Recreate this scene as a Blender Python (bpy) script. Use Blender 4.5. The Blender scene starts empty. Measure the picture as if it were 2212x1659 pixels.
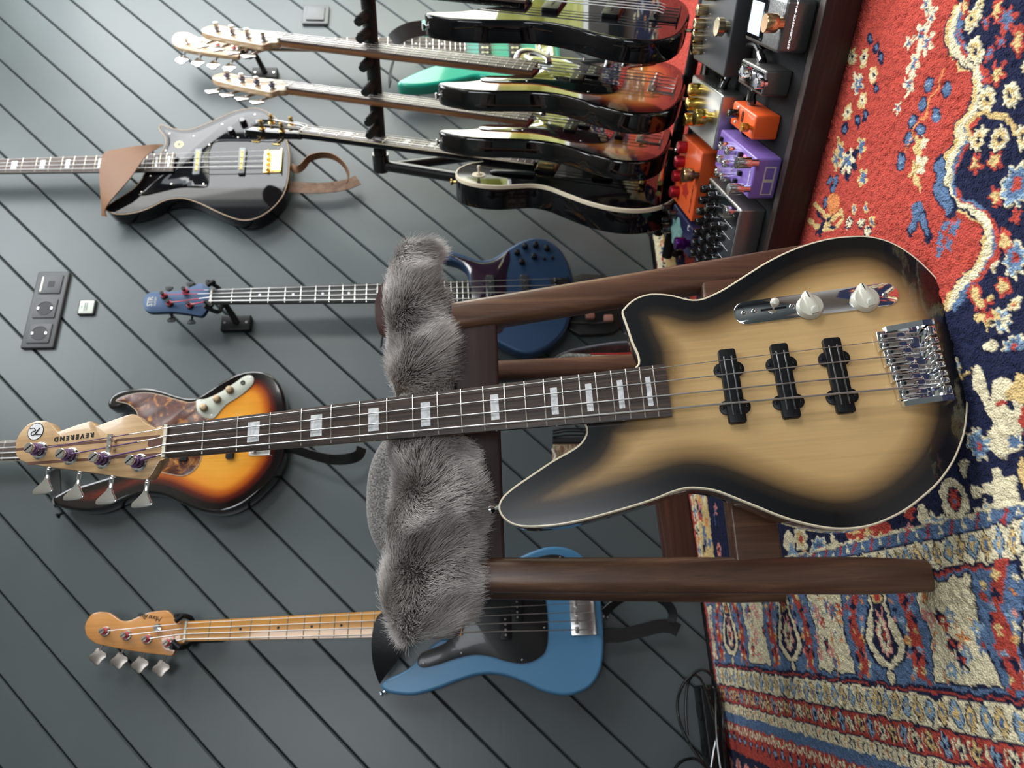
import bpy, bmesh, math, random
import numpy as np
from mathutils import Vector, Matrix
from mathutils.geometry import delaunay_2d_cdt
random.seed(7); rng = np.random.default_rng(7)
COL = bpy.context.scene.collection
SC = bpy.context.scene

# ------------------------------------------------------------------ camera
FPX = 1534.0; PITCH = math.atan(106/1534); ROLL = .02; CH = .54
F = np.array([0, math.cos(PITCH), -math.sin(PITCH)])
R0 = np.array([1, 0, 0.]); D0 = np.array([0, -math.sin(PITCH), -math.cos(PITCH)])
EU = R0*math.cos(ROLL)+D0*math.sin(ROLL)      # world direction of "right" when the picture stands upright
EV = D0*math.cos(ROLL)-R0*math.sin(ROLL)      # "down" when upright = right in the (sideways) frame
CP = np.array([0, 0, CH])
cam = bpy.data.cameras.new('camera'); camo = bpy.data.objects.new('camera', cam); COL.objects.link(camo)
cam.sensor_fit = 'HORIZONTAL'; cam.sensor_width = 36; cam.lens = 36*FPX/2212; cam.clip_start = .01
cam.dof.use_dof = True; cam.dof.focus_distance = .86; cam.dof.aperture_fstop = 6.4
M3 = Matrix((EV.tolist(), EU.tolist(), (-F).tolist())).transposed()
camo.matrix_world = Matrix.Translation(CP.tolist()) @ M3.to_4x4()
SC.camera = camo
SC.view_settings.view_transform = 'Standard'; SC.view_settings.look = 'None'
SC.view_settings.gamma = 1; SC.view_settings.use_curve_mapping = False
SC.view_settings.exposure = 0.65
SC.cycles.max_bounces = 8; SC.cycles.sample_clamp_indirect = 6

# wall frame: back wall runs along T_ (to the right and away), N_ points into the room
WA, WB = 1.816, .4123
T_ = np.array([1, WB, 0.]); T_ /= np.linalg.norm(T_)
N_ = np.array([WB, -1, 0.]); N_ /= np.linalg.norm(N_)
WO = np.array([0, WA, 0.])
UP = np.array([0, 0, 1.])
def room(a, b, z): return WO + T_*a + N_*b + UP*z      # a along the back wall, b out from it
# ------------------------------------------------------------------ world and lights
wd = bpy.data.worlds.new('sky'); SC.world = wd; wd.use_nodes = True
nt = wd.node_tree; bg = nt.nodes['Background']
bg.inputs[0].default_value = (.86, .93, 1.0, 1); bg.inputs[1].default_value = 2.6
def area(name, loc, target, sx, sy, power, col=(1, 1, 1), portal=False):
    l = bpy.data.lights.new(name, 'AREA'); l.shape = 'RECTANGLE'; l.size = sx; l.size_y = sy; l.energy = power; l.color = col
    o = bpy.data.objects.new(name, l); COL.objects.link(o)
    d = Vector(target)-Vector(loc); o.location = loc
    o.rotation_euler = d.to_track_quat('-Z', 'Z').to_euler()
    if portal: l.cycles.is_portal = True
    return o
WR = 1.62                                   # right wall at a = WR
WIN = (-.35, 1.55, .03, 2.25)                # its glazed opening: b0, b1, z0, z1
REARB = 4.2
# daylight as it enters through the two windows
area('window_daylight', room(WR+.12, .85, 1.35).tolist(), room(0, .85, 1.0).tolist(), 1.5, 2.0, 32, (1, .985, .95))
area('side_window_daylight', room(WR+.12, 2.85, 1.45).tolist(), room(0, 2.3, .8).tolist(), .9, 1.5, 24, (1, .985, .95))
area('roof_window_daylight', room(.95, 1.25, 2.5).tolist(), room(.7, 1.2, .0).tolist(), 1.3, 1.3, 24, (.95, .98, 1))

RL = (-1.55, -.35, .85, 2.25)                # opening added behind the camera, left part, for frontal fill: a0, a1, z0, z1
area('rear_fill_light', room(-.95, REARB+.12, 1.55).tolist(), room(-.3, 1.0, .5).tolist(), 1.15, 1.35, 15, (.95, .98, 1))  # added lamp that lifts surfaces facing the camera, no known window there

# ------------------------------------------------------------------ projection helpers (surveying the photograph)
def ray(x, y): return F+(x-1106)/FPX*EV+(829.5-y)/FPX*EU
def on_plane(x, y, p, n):
    d = ray(x, y); return CP+d*(((p-CP)@n)/(d@n))
def on_wall(x, y, off=0): return on_plane(x, y, WO+N_*off, N_)
def on_floor(x, y, z=0): return on_plane(x, y, np.array([0, 0, z]), UP)
def at_y(x, y, Y):
    d = ray(x, y); return CP+d*(Y/d[1])

# ------------------------------------------------------------------ materials
def mat(name, col=(.5, .5, .5), rough=.5, metal=0., coat=0., coatr=.05, spec=.5, bump=0., bscale=80., trans=0., ior=1.45, sheen=0., emit=None):
    m = bpy.data.materials.new(name); m.use_nodes = True
    n = m.node_tree.nodes; p = n['Principled BSDF']
    p.inputs['Base Color'].default_value = (*col, 1); p.inputs['Roughness'].default_value = rough
    p.inputs['Metallic'].default_value = metal; p.inputs['Coat Weight'].default_value = coat
    p.inputs['Coat Roughness'].default_value = coatr; p.inputs['Specular IOR Level'].default_value = spec
    p.inputs['Transmission Weight'].default_value = trans; p.inputs['IOR'].default_value = ior
    p.inputs['Sheen Weight'].default_value = sheen
    if emit: p.inputs['Emission Color'].default_value = (*emit[0], 1); p.inputs['Emission Strength'].default_value = emit[1]
    if bump:
        L = m.node_tree.links
        tc = n.new('ShaderNodeTexCoord'); ns = n.new('ShaderNodeTexNoise'); ns.inputs['Scale'].default_value = bscale
        ns.inputs['Detail'].default_value = 4
        b = n.new('ShaderNodeBump'); b.inputs['Strength'].default_value = bump; b.inputs['Distance'].default_value = .002
        L.new(tc.outputs['Object'], ns.inputs['Vector']); L.new(ns.outputs['Fac'], b.inputs['Height']); L.new(b.outputs['Normal'], p.inputs['Normal'])
    return m
def ramp(n, stops, interp='LINEAR'):
    r = n.new('ShaderNodeValToRGB'); r.color_ramp.interpolation = interp
    e = r.color_ramp.elements
    e[0].position, e[0].color = stops[0][0], (*stops[0][1], 1)
    e[1].position, e[1].color = stops[-1][0], (*stops[-1][1], 1)
    for p_, c_ in stops[1:-1]:
        k = e.new(p_); k.color = (*c_, 1)
    return r
def wood(name, stops, scale=(30, 1.2, 30), rough=.4, coat=0., dist=3., bump=.0, coatr=.05, detail=5):
    """wood grain running along local Y"""
    m = mat(name, rough=rough, coat=coat, coatr=coatr); n = m.node_tree.nodes; L = m.node_tree.links; p = n['Principled BSDF']
    tc = n.new('ShaderNodeTexCoord'); mp = n.new('ShaderNodeMapping'); mp.inputs['Scale'].default_value = scale
    ns = n.new('ShaderNodeTexNoise'); ns.inputs['Scale'].default_value = 1; ns.inputs['Detail'].default_value = detail; ns.inputs['Roughness'].default_value = .65
    ns.inputs['Distortion'].default_value = dist*.15
    r = ramp(n, stops)
    L.new(tc.outputs['Object'], mp.inputs['Vector']); L.new(mp.outputs['Vector'], ns.inputs['Vector']); L.new(ns.outputs['Fac'], r.inputs['Fac'])
    L.new(r.outputs['Color'], p.inputs['Base Color'])
    if bump:
        b = n.new('ShaderNodeBump'); b.inputs['Strength'].default_value = bump; b.inputs['Distance'].default_value = .001
        L.new(ns.outputs['Fac'], b.inputs['Height']); L.new(b.outputs['Normal'], p.inputs['Normal'])
    return m
def burst(name, stops, grain=0.12, rough=.18, coat=1.):
    """finish sprayed darker towards the body edge: colour by the mesh attribute 'ed' (distance from the rim in 10 cm)"""
    m = mat(name, rough=rough, coat=coat, coatr=.03); n = m.node_tree.nodes; L = m.node_tree.links; p = n['Principled BSDF']
    at = n.new('ShaderNodeAttribute'); at.attribute_name = 'ed'
    r = ramp(n, stops)
    tc = n.new('ShaderNodeTexCoord'); mp = n.new('ShaderNodeMapping'); mp.inputs['Scale'].default_value = (160, 5, 160)
    ns = n.new('ShaderNodeTexNoise'); ns.inputs['Scale'].default_value = 1; ns.inputs['Detail'].default_value = 6
    gr = ramp(n, [(.3, (1-grain*2,)*3), (.55, (1,)*3)])
    mx = n.new('ShaderNodeMix'); mx.data_type = 'RGBA'; mx.blend_type = 'MULTIPLY'; mx.inputs[0].default_value = 1
    L.new(at.outputs['Fac'], r.inputs['Fac']); L.new(tc.outputs['Object'], mp.inputs['Vector']); L.new(mp.outputs['Vector'], ns.inputs['Vector'])
    L.new(ns.outputs['Fac'], gr.inputs['Fac']); L.new(r.outputs['Color'], mx.inputs[6]); L.new(gr.outputs['Color'], mx.inputs[7])
    L.new(mx.outputs[2], p.inputs['Base Color'])
    return m
def mottled(name, stops, scale=40, rough=.3, coat=0., dist=1.5, detail=3, bump=0):
    m = mat(name, rough=rough, coat=coat); n = m.node_tree.nodes; L = m.node_tree.links; p = n['Principled BSDF']
    tc = n.new('ShaderNodeTexCoord'); ns = n.new('ShaderNodeTexNoise'); ns.inputs['Scale'].default_value = scale; ns.inputs['Detail'].default_value = detail
    ns.inputs['Distortion'].default_value = dist
    r = ramp(n, stops); L.new(tc.outputs['Object'], ns.inputs['Vector']); L.new(ns.outputs['Fac'], r.inputs['Fac']); L.new(r.outputs['Color'], p.inputs['Base Color'])
    if bump:
        b = n.new('ShaderNodeBump'); b.inputs['Strength'].default_value = bump; b.inputs['Distance'].default_value = .001
        L.new(ns.outputs['Fac'], b.inputs['Height']); L.new(b.outputs['Normal'], p.inputs['Normal'])
    return m
def leather(name, col, rough=.5, scale=350, bump=.5):
    m = mat(name, col, rough=rough); n = m.node_tree.nodes; L = m.node_tree.links; p = n['Principled BSDF']
    tc = n.new('ShaderNodeTexCoord'); v = n.new('ShaderNodeTexVoronoi'); v.inputs['Scale'].default_value = scale; v.feature = 'DISTANCE_TO_EDGE'
    b = n.new('ShaderNodeBump'); b.inputs['Strength'].default_value = bump; b.inputs['Distance'].default_value = .001
    L.new(tc.outputs['Object'], v.inputs['Vector']); L.new(v.outputs['Distance'], b.inputs['Height']); L.new(b.outputs['Normal'], p.inputs['Normal'])
    return m
CHROME = mat('chrome', (.86, .87, .88), .05, 1)
NICKEL = mat('satin_nickel', (.62, .6, .58), .28, 1)
AGED = mat('aged_nickel', (.36, .32, .29), .35, 1)
STEEL = mat('fret_wire', (.72, .7, .64), .25, 1)
STRING = mat('wound_string', (.58, .57, .56), .34, 1)
GOLD = mat('gold_plate', (.85, .6, .22), .2, 1)
BRASS = mat('brass_knob', (.62, .47, .25), .25, 1)
BLACKM = mat('black_plastic', (.005, .005, .006), .38, spec=.3)
BLACKG = mat('black_lacquer', (.004, .004, .005), .04, spec=.55)
BLACKS = mat('black_satin_metal', (.006, .006, .007), .42, spec=.35)
CREAM = mat('cream_binding', (.78, .68, .5), .4)
WHITEK = mat('parchment_plastic', (.6, .58, .49), .3, coat=.5)
PEARL = mottled('pearl_inlay', [(.3, (.5, .52, .54)), (.5, (.72, .73, .74)), (.7, (.9, .9, .9))], 90, .25, .5)
ROSE = wood('rosewood_fingerboard', [(.3, (.014, .008, .006)), (.5, (.040, .022, .015)), (.75, (.105, .058, .038))], (260, 9, 260), .42, bump=.3)
ROSE2 = wood('rosewood_fingerboard_pale', [(.3, (.05, .03, .025)), (.5, (.09, .06, .05)), (.75, (.17, .12, .1))], (260, 9, 260), .4, bump=.2)
EBONY = mat('ebony_fingerboard', (.012, .012, .013), .35)
MAPLE = wood('maple', [(.3, (.42, .25, .115)), (.55, (.56, .36, .18)), (.8, (.64, .43, .23))], (120, 5, 120), .35, .5)
MAPLEP = wood('pale_maple', [(.3, (.42, .27, .15)), (.6, (.52, .36, .21))], (120, 5, 120), .35, .6)
MAPLEA = wood('amber_maple', [(.3, (.46, .19, .05)), (.6, (.58, .27, .08))], (90, 4, 90), .3, .8)
MAPLEF = wood('amber_maple_board', [(.3, (.50, .21, .030)), (.6, (.62, .29, .05))], (90, 4, 90), .3, .8)
NECKB = wood('neck_back_maple', [(.3, (.22, .09, .035)), (.6, (.32, .14, .055))], (90, 4, 90), .3, .6)
WALNUT = wood('walnut_stripe', [(.3, (.09, .035, .022)), (.7, (.16, .07, .045))], (140, 6, 140), .4, .4)
TORT = mottled('tortoise_pickguard', [(.36, (.045, .008, .004)), (.54, (.10, .022, .006)), (.64, (.36, .14, .025)), (.76, (.62, .36, .08))], 26, .3, .12, 2.5, 5)
MINT = mat('aged_control_plate', (.38, .39, .33), .35, metal=.25)
AMBRK = mat('aged_knob_brass', (.3, .22, .13), .4, metal=.6)

# ------------------------------------------------------------------ mesh helpers
def link(o, parent=None):
    COL.objects.link(o)
    if parent is not None: o.parent = parent
    return o
def tag(o, label=None, cat=None, group=None, kind=None):
    if label: o['label'] = label
    if cat: o['category'] = cat
    if group: o['group'] = group
    if kind: o['kind'] = kind
    return o
def catmull(P, n=5, closed=True):
    P = np.asarray(P, float); N = len(P); out = []
    for i in range(N if closed else N-1):
        if closed: p0, p1, p2, p3 = P[i-1], P[i], P[(i+1) % N], P[(i+2) % N]
        else: p0, p1, p2, p3 = P[max(i-1, 0)], P[i], P[i+1], P[min(i+2, N-1)]
        for k in range(n):
            t = k/n
            out.append(.5*((2*p1)+(-p0+p2)*t+(2*p0-5*p1+4*p2-p3)*t*t+(-p0+3*p1-3*p2+p3)*t**3))
    if not closed: out.append(P[-1])
    return np.array(out)
def resample(P, step, closed=True):
    P = np.asarray(P, float); Q = np.vstack([P, P[:1]]) if closed else P
    d = np.r_[0, np.cumsum(np.linalg.norm(np.diff(Q, axis=0), axis=1))]
    n = max(3, int(d[-1]/step)); s = np.linspace(0, d[-1], n+1)
    if closed: s = s[:-1]
    return np.array([np.interp(s, d, Q[:, k]) for k in range(Q.shape[1])]).T
def sarea(P): x, y = P[:, 0], P[:, 1]; return .5*np.sum(x*np.roll(y, -1)-np.roll(x, -1)*y)
def inset(P, r):
    """move a closed 2-D outline inwards by r"""
    P = np.asarray(P, float); s = 1 if sarea(P) > 0 else -1
    t = np.roll(P, -1, 0)-np.roll(P, 1, 0); l = np.linalg.norm(t, axis=1)[:, None]+1e-9; t = t/l
    nn = np.stack([-t[:, 1], t[:, 0]], 1)*s
    return P+nn*r
def inside(pts, P):
    x, y = pts[:, 0], pts[:, 1]; c = np.zeros(len(pts), bool); j = len(P)-1
    for i in range(len(P)):
        xi, yi, xj, yj = P[i][0], P[i][1], P[j][0], P[j][1]
        if yi != yj: c ^= ((yi > y) != (yj > y)) & (x < (xj-xi)*(y-yi)/(yj-yi)+xi)
        j = i
    return c
def distpoly(pts, P):
    A = P; B = np.roll(P, -1, 0); d = np.full(len(pts), 9e9)
    for a, b in zip(A, B):
        ab = b-a; t = np.clip(((pts-a)@ab)/(ab@ab+1e-12), 0, 1); q = a+t[:, None]*ab
        d = np.minimum(d, np.linalg.norm(pts-q, axis=1))
    return d
class MB:
    """collects shapes, links them as one mesh object"""
    def __init__(s, xf=None): s.v = []; s.f = []; s.xf = xf; s.ed = None
    def add(s, vs, fs):
        o = len(s.v); s.v += [tuple(float(q) for q in p) for p in vs]; s.f += [[i+o for i in f] for f in fs]; return s
    def box(s, lo, hi, b=0.):
        x0, y0, z0 = lo; x1, y1, z1 = hi
        if b <= 0:
            return s.add([(x, y, z) for x in (x0, x1) for y in (y0, y1) for z in (z0, z1)],
                         [[0, 1, 3, 2], [4, 6, 7, 5], [0, 4, 5, 1], [2, 3, 7, 6], [0, 2, 6, 4], [1, 5, 7, 3]])
        P = []
        for cx, cy, a0 in ((x1-b, y1-b, 0), (x0+b, y1-b, 90), (x0+b, y0+b, 180), (x1-b, y0+b, 270)):
            for k in range(4): t = math.radians(a0+30*k); P.append((cx+b*math.cos(t), cy+b*math.sin(t)))
        return s.prism(P, z0, z1, min(b, (z1-z0)*.45)*.8, 3)
    def prism(s, P, z0, z1, r=0., seg=3, rb=None):
        """extruded outline, top and bottom edges rounded by r"""
        P = np.asarray(P, float)
        if r <= 0: rings = [(0, z0), (0, z1)]
        else:
            rb = r if rb is None else rb
            rings = [(rb*(1-math.sin(t)), z0+rb*(1-math.cos(t))) for t in [math.pi/2*k/seg for k in range(seg+1)]]
            rings += [(r*(1-math.cos(t)), z1-r+r*math.sin(t)) for t in [math.pi/2*k/seg for k in range(seg+1)]]
        vs = []; n = len(P)
        for d, z in rings:
            Q = inset(P, d) if d > 1e-7 else P
            vs += [(q[0], q[1], z) for q in Q]
        fs = [list(range(n))[::-1], [(len(rings)-1)*n+i for i in range(n)]]
        for k in range(len(rings)-1):
            for i in range(n): j = (i+1) % n; fs.append([k*n+i, k*n+j, (k+1)*n+j, (k+1)*n+i])
        return s.add(vs, fs)
    def lathe(s, p0, ax, prof, seg=20):
        """profile [(radius, height)] spun about ax from p0"""
        p0 = np.array(p0, float); ax = np.array(ax, float); ax /= np.linalg.norm(ax)
        h = np.array([1, 0, 0.]) if abs(ax[0]) < .9 else np.array([0, 1, 0.])
        u = np.cross(ax, h); u /= np.linalg.norm(u); w = np.cross(ax, u)
        vs = []
        for r, z in prof:
            r = max(r, 1e-5)
            vs += [p0+ax*z+(u*math.cos(t)+w*math.sin(t))*r for t in [2*math.pi*i/seg for i in range(seg)]]
        fs = [list(range(seg))[::-1], [(len(prof)-1)*seg+i for i in range(seg)]]
        for k in range(len(prof)-1):
            for i in range(seg): j = (i+1) % seg; fs.append([k*seg+i, k*seg+j, (k+1)*seg+j, (k+1)*seg+i])
        return s.add(vs, fs)
    def cyl(s, p0, p1, r, seg=14, b=0.):
        p0 = np.array(p0, float); d = np.array(p1, float)-p0; h = np.linalg.norm(d)
        pr = [(r, 0), (r, h)] if b <= 0 else [(r-b, 0), (r, b), (r, h-b), (r-b, h)]
        return s.lathe(p0, d, pr, seg)
    def tube(s, pts, r, seg=8, flat=None):
        pts = np.array(pts, float); n = len(pts); vs = []
        tg = np.gradient(pts, axis=0); tg /= np.linalg.norm(tg, axis=1)[:, None]+1e-12
        u = np.cross(tg[0], [0, 0, 1.]);
        if np.linalg.norm(u) < 1e-3: u = np.cross(tg[0], [0, 1., 0])
        for i in range(n):
            u = u-tg[i]*(u@tg[i]); u /= np.linalg.norm(u); w = np.cross(tg[i], u)
            rr = r[i] if hasattr(r, '__len__') else r
            for k in range(seg):
                t = 2*math.pi*k/seg; vs.append(pts[i]+(u*math.cos(t)+w*math.sin(t)*(flat or 1))*rr)
        fs = [list(range(seg))[::-1], [(n-1)*seg+i for i in range(seg)]]
        for k in range(n-1):
            for i in range(seg): j = (i+1) % seg; fs.append([k*seg+i, k*seg+j, (k+1)*seg+j, (k+1)*seg+i])
        return s.add(vs, fs)
    def sheet(s, A, B, th, nrm=(0, 0, 1)):
        """strip between two 3-D polylines, thickness th"""
        A = np.array(A, float); B = np.array(B, float); n = len(A)
        vs = []
        for i in range(n):
            i0, i1 = max(i-1, 0), min(i+1, n-1)
            N = np.cross(A[i1]-A[i0]+B[i1]-B[i0], B[i]-A[i]); l = np.linalg.norm(N)
            N = N/l if l > 1e-9 else np.array(nrm, float)
            vs += [A[i], B[i], B[i]-N*th, A[i]-N*th]
        fs = [[0, 1, 2, 3], [4*n-1, 4*n-2, 4*n-3, 4*n-4]]
        for i in range(n-1):
            for k in range(4): j = (k+1) % 4; fs.append([4*i+k, 4*i+j, 4*i+4+j, 4*i+4+k])
        return s.add(vs, fs)
    def build(s, name, m, parent=None, label=None, smooth=True, angle=35, mw=None):
        me = bpy.data.meshes.new(name)
        vs = [s.xf(p) for p in s.v] if s.xf else s.v
        me.from_pydata(vs, [], s.f)
        bm = bmesh.new(); bm.from_mesh(me); bmesh.ops.recalc_face_normals(bm, faces=bm.faces)
        if smooth:
            for f in bm.faces: f.smooth = True
            ca = math.radians(angle)
            for e in bm.edges:
                if len(e.link_faces) == 2 and e.calc_face_angle(0) > ca: e.smooth = False
        bm.to_mesh(me); bm.free()
        if s.ed is not None:
            at = me.attributes.new('ed', 'FLOAT', 'POINT'); at.data.foreach_set('value', np.array(s.ed, np.float32))
        me.materials.append(m); o = bpy.data.objects.new(name, me)
        if mw is not None: o.matrix_world = mw
        if label: o['label'] = label
        return link(o, parent)
def empty(name, loc=(0, 0, 0), R=None, scale=1., **k):
    o = bpy.data.objects.new(name, None); o.empty_display_size = .05
    M = Matrix(np.array(R).T.tolist()).to_4x4() if R is not None else Matrix.Identity(4)
    o.matrix_world = Matrix.Translation(list(map(float, loc))) @ M @ Matrix.Scale(scale, 4)
    link(o); return tag(o, **k)
def text(name, body, m, parent, loc, rotz, size, ext=.0002, shear=0., space=1., font_off=0., align='CENTER', R=None):
    c = bpy.data.curves.new(name, 'FONT'); c.body = body; c.size = size; c.extrude = ext; c.shear = shear; c.space_character = space
    c.align_x = align; c.align_y = 'CENTER'; c.offset = font_off; c.resolution_u = 2
    t = bpy.data.objects.new('tmp_text', c); COL.objects.link(t)
    me = bpy.data.meshes.new_from_object(t.evaluated_get(bpy.context.evaluated_depsgraph_get()))
    bpy.data.objects.remove(t); bpy.data.curves.remove(c); me.name = name; me.materials.clear(); me.materials.append(m)
    o = bpy.data.objects.new(name, me)
    if R is not None: o.matrix_local = Matrix.Translation(loc) @ R
    else: o.location = loc; o.rotation_euler = (0, 0, rotz)
    return link(o, parent)

# ------------------------------------------------------------------ the room
WALLP = mottled('painted_board', [(.3, (.070, .084, .088)), (.7, (.086, .102, .106))], 3, .36, 0, .5, 4, bump=.0)
_n = WALLP.node_tree.nodes; _l = WALLP.node_tree.links
_tc = _n.new('ShaderNodeTexCoord'); _mp = _n.new('ShaderNodeMapping'); _mp.inputs['Rotation'].default_value = (0, 0, math.radians(-45)); _mp.inputs['Scale'].default_value = (2, 60, 60)
_ns = _n.new('ShaderNodeTexNoise'); _ns.inputs['Scale'].default_value = 1.5; _ns.inputs['Detail'].default_value = 4
_b = _n.new('ShaderNodeBump'); _b.inputs['Strength'].default_value = .12; _b.inputs['Distance'].default_value = .0015
_l.new(_tc.outputs['Object'], _mp.inputs['Vector']); _l.new(_mp.outputs['Vector'], _ns.inputs['Vector']); _l.new(_ns.outputs['Fac'], _b.inputs['Height']); _l.new(_b.outputs['Normal'], _n['Principled BSDF'].inputs['Normal'])
WDARK = mat('groove_shadow_paint', (.03, .034, .035), .6)
PLASTER = mat('white_plaster', (.36, .355, .34), .8, bump=.1, bscale=60)
FLOORM = wood('dark_floor_boards', [(.3, (.035, .022, .015)), (.7, (.07, .045, .03))], (3, 40, 3), .45)
RW = np.array([T_, UP, N_])           # local x along the wall, y up, z into the room
def Rmat(ex, ey, ez): return np.array([ex, ey, ez])
def room_obj(name, boxes, m, kind='structure'):
    b = MB(lambda p: tuple(room(*p)))
    for lo, hi in boxes: b.box(lo, hi)
    return tag(b.build(name, m, smooth=False), kind=kind)
A0, A1, ZT = -1.75, WR, 2.45
wall_back = empty('wall_back', room(0, 0, 0), RW, kind='structure')
MB().box((A0, -.06, -.06), (A1, ZT, -.016)).build('wall_core', WDARK, wall_back, smooth=False)
room_obj('floor', [((A0-.1, -.1, -.06), (WR+.1, REARB+.1, -.02))], FLOORM)
SK = (.3, 1.6, .6, 1.9)
room_obj('ceiling', [((A0-.1, -.1, ZT), (SK[0], REARB+.1, ZT+.06)), ((SK[1], -.1, ZT), (WR+.1, REARB+.1, ZT+.06)), ((SK[0], -.1, ZT), (SK[1], SK[2], ZT+.06)), ((SK[0], SK[3], ZT), (SK[1], REARB+.1, ZT+.06))], PLASTER)
room_obj('wall_left', [((A0-.06, -.06, -.06), (A0, REARB, ZT))], WALLP)
b0, b1, z0, z1 = WIN
room_obj('wall_right', [((WR, -.06, -.06), (WR+.08, b0+.45, ZT)), ((WR, b1, -.06), (WR+.08, 2.35, ZT)), ((WR, 3.35, -.06), (WR+.08, REARB, ZT)), ((WR, 2.35, -.06), (WR+.08, 3.35, .6)), ((WR, 2.35, z1), (WR+.08, 3.35, ZT)), ((WR, b0+.45, -.06), (WR+.08, b1, z0)), ((WR, b0+.45, z1), (WR+.08, b1, ZT))], WALLP)
room_obj('wall_rear', [((A0, REARB, -.06), (RL[0], REARB+.08, ZT)), ((RL[1], REARB, -.06), (WR, REARB+.08, ZT)), ((RL[0], REARB, -.06), (RL[1], REARB+.08, RL[2])), ((RL[0], REARB, RL[3]), (RL[1], REARB+.08, ZT))], WALLP)
# planks of the back wall, 45 degrees, v-grooved
def clip(poly, a, b, c):
    out = []
    for i in range(len(poly)):
        p, q = poly[i], poly[(i+1) % len(poly)]
        dp, dq = a*p[0]+b*p[1]-c, a*q[0]+b*q[1]-c
        if dp <= 0: out.append(p)
        if dp*dq < 0:
            t = dp/(dp-dq); out.append((p[0]+(q[0]-p[0])*t, p[1]+(q[1]-p[1])*t))
    return out
ang = math.radians(-134.3+180); PW = .0973
du = (math.cos(ang), math.sin(ang)); dn = (-math.sin(ang), math.cos(ang))
for k in range(-22, 26):
    c0 = .8463+k*PW; c1 = c0+PW           # perpendicular offset measured on the photograph
    q = [(-c*0+du[0]*l+dn[0]*c, du[1]*l+dn[1]*c) for c, l in ((c0, -4), (c0, 4), (c1, 4), (c1, -4))]
    # perpendicular coordinate of the photograph was  s*sin - z*cos  with the reversed direction
    for args in ((-1, 0, -A0), (1, 0, A1), (0, -1, 0), (0, 1, ZT)):
        if len(q) > 2: q = clip(q, *args)
    if len(q) < 3: continue
    P = np.array(q)
    if abs(sarea(P)) < .0015: continue
    # shrink the two long edges for the joint, then a small chamfer
    c = P.mean(0); s = 1 if sarea(P) > 0 else -1
    def off(P, r):
        n = len(P); out = []
        L_ = []
        for i in range(n):
            a_, b_ = P[i], P[(i+1) % n]; t = (b_-a_)/np.linalg.norm(b_-a_); nn = np.array([-t[1], t[0]])*s
            L_.append((a_+nn*r, t))
        for i in range(n):
            (p1, t1), (p2, t2) = L_[i-1], L_[i]
            M_ = np.array([t1, -t2]).T
            if abs(np.linalg.det(M_)) < 1e-6: out.append(p2); continue
            out.append(p1+t1*np.linalg.solve(M_, p2-p1)[0])
        return np.array(out)
    Pa, Pb = off(P, .0012), off(P, .0042)
    n = len(P)
    vs = [(p[0], p[1], -.016) for p in Pa]+[(p[0], p[1], -.0045) for p in Pa]+[(p[0], p[1], 0.) for p in Pb]
    fs = [list(range(n))[::-1], [2*n+i for i in range(n)]]+[[r*n+i, r*n+(i+1) % n, (r+1)*n+(i+1) % n, (r+1)*n+i] for r in (0, 1) for i in range(n)]
    MB().add(vs, fs).build('plank', WALLP, wall_back, smooth=False)
# windows: frames and panes
FRAMEW = mat('white_window_frame', (.7, .7, .68), .4)
GLASS = mat('window_glass', (1, 1, 1), 0, trans=1, ior=1.02, spec=.2)
wn = empty('window_1', room(WR+.04, (b0+b1)/2, z0), kind='structure')
def rb(name, boxes, m, parent):
    b = MB(lambda p: tuple(room(*p)-np.array(parent.location)))
    for lo, hi in boxes: b.box(lo, hi)
    return b.build(name, m, parent, smooth=False)
bs = b0+.45
rb('window_frame', [((WR+.0, bs, z0), (WR+.07, bs+.06, z1)), ((WR, b1-.06, z0), (WR+.07, b1, z1)), ((WR, bs, z0), (WR+.07, b1, z0+.07)), ((WR, bs, z1-.06), (WR+.07, b1, z1)), ((WR, 2.35, .6), (WR+.07, 2.41, z1)), ((WR, 3.29, .6), (WR+.07, 3.35, z1)), ((WR, 2.35, .6), (WR+.07, 3.35, .66))], FRAMEW, wn)
wn2 = empty('window_2', room(.95, 1.25, ZT), kind='structure')
rb('window_frame', [((SK[0], SK[2], ZT), (SK[0]+.05, SK[3], ZT+.08)), ((SK[1]-.05, SK[2], ZT), (SK[1], SK[3], ZT+.08)), ((SK[0], SK[2], ZT), (SK[1], SK[2]+.05, ZT+.08)), ((SK[0], SK[3]-.05, ZT), (SK[1], SK[3], ZT+.08))], FRAMEW, wn2)
wn3 = empty('fill_window_3', room(-.95, REARB+.04, RL[2]), kind='structure')  # unseen window added to go with the rear fill lamp
rb('window_frame', [((RL[0], REARB, RL[2]), (RL[0]+.05, REARB+.07, RL[3])), ((RL[1]-.05, REARB, RL[2]), (RL[1], REARB+.07, RL[3])), ((RL[0], REARB, RL[2]), (RL[1], REARB+.07, RL[2]+.05)), ((RL[0], REARB, RL[3]-.05), (RL[1], REARB+.07, RL[3]))], FRAMEW, wn3)
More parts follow.
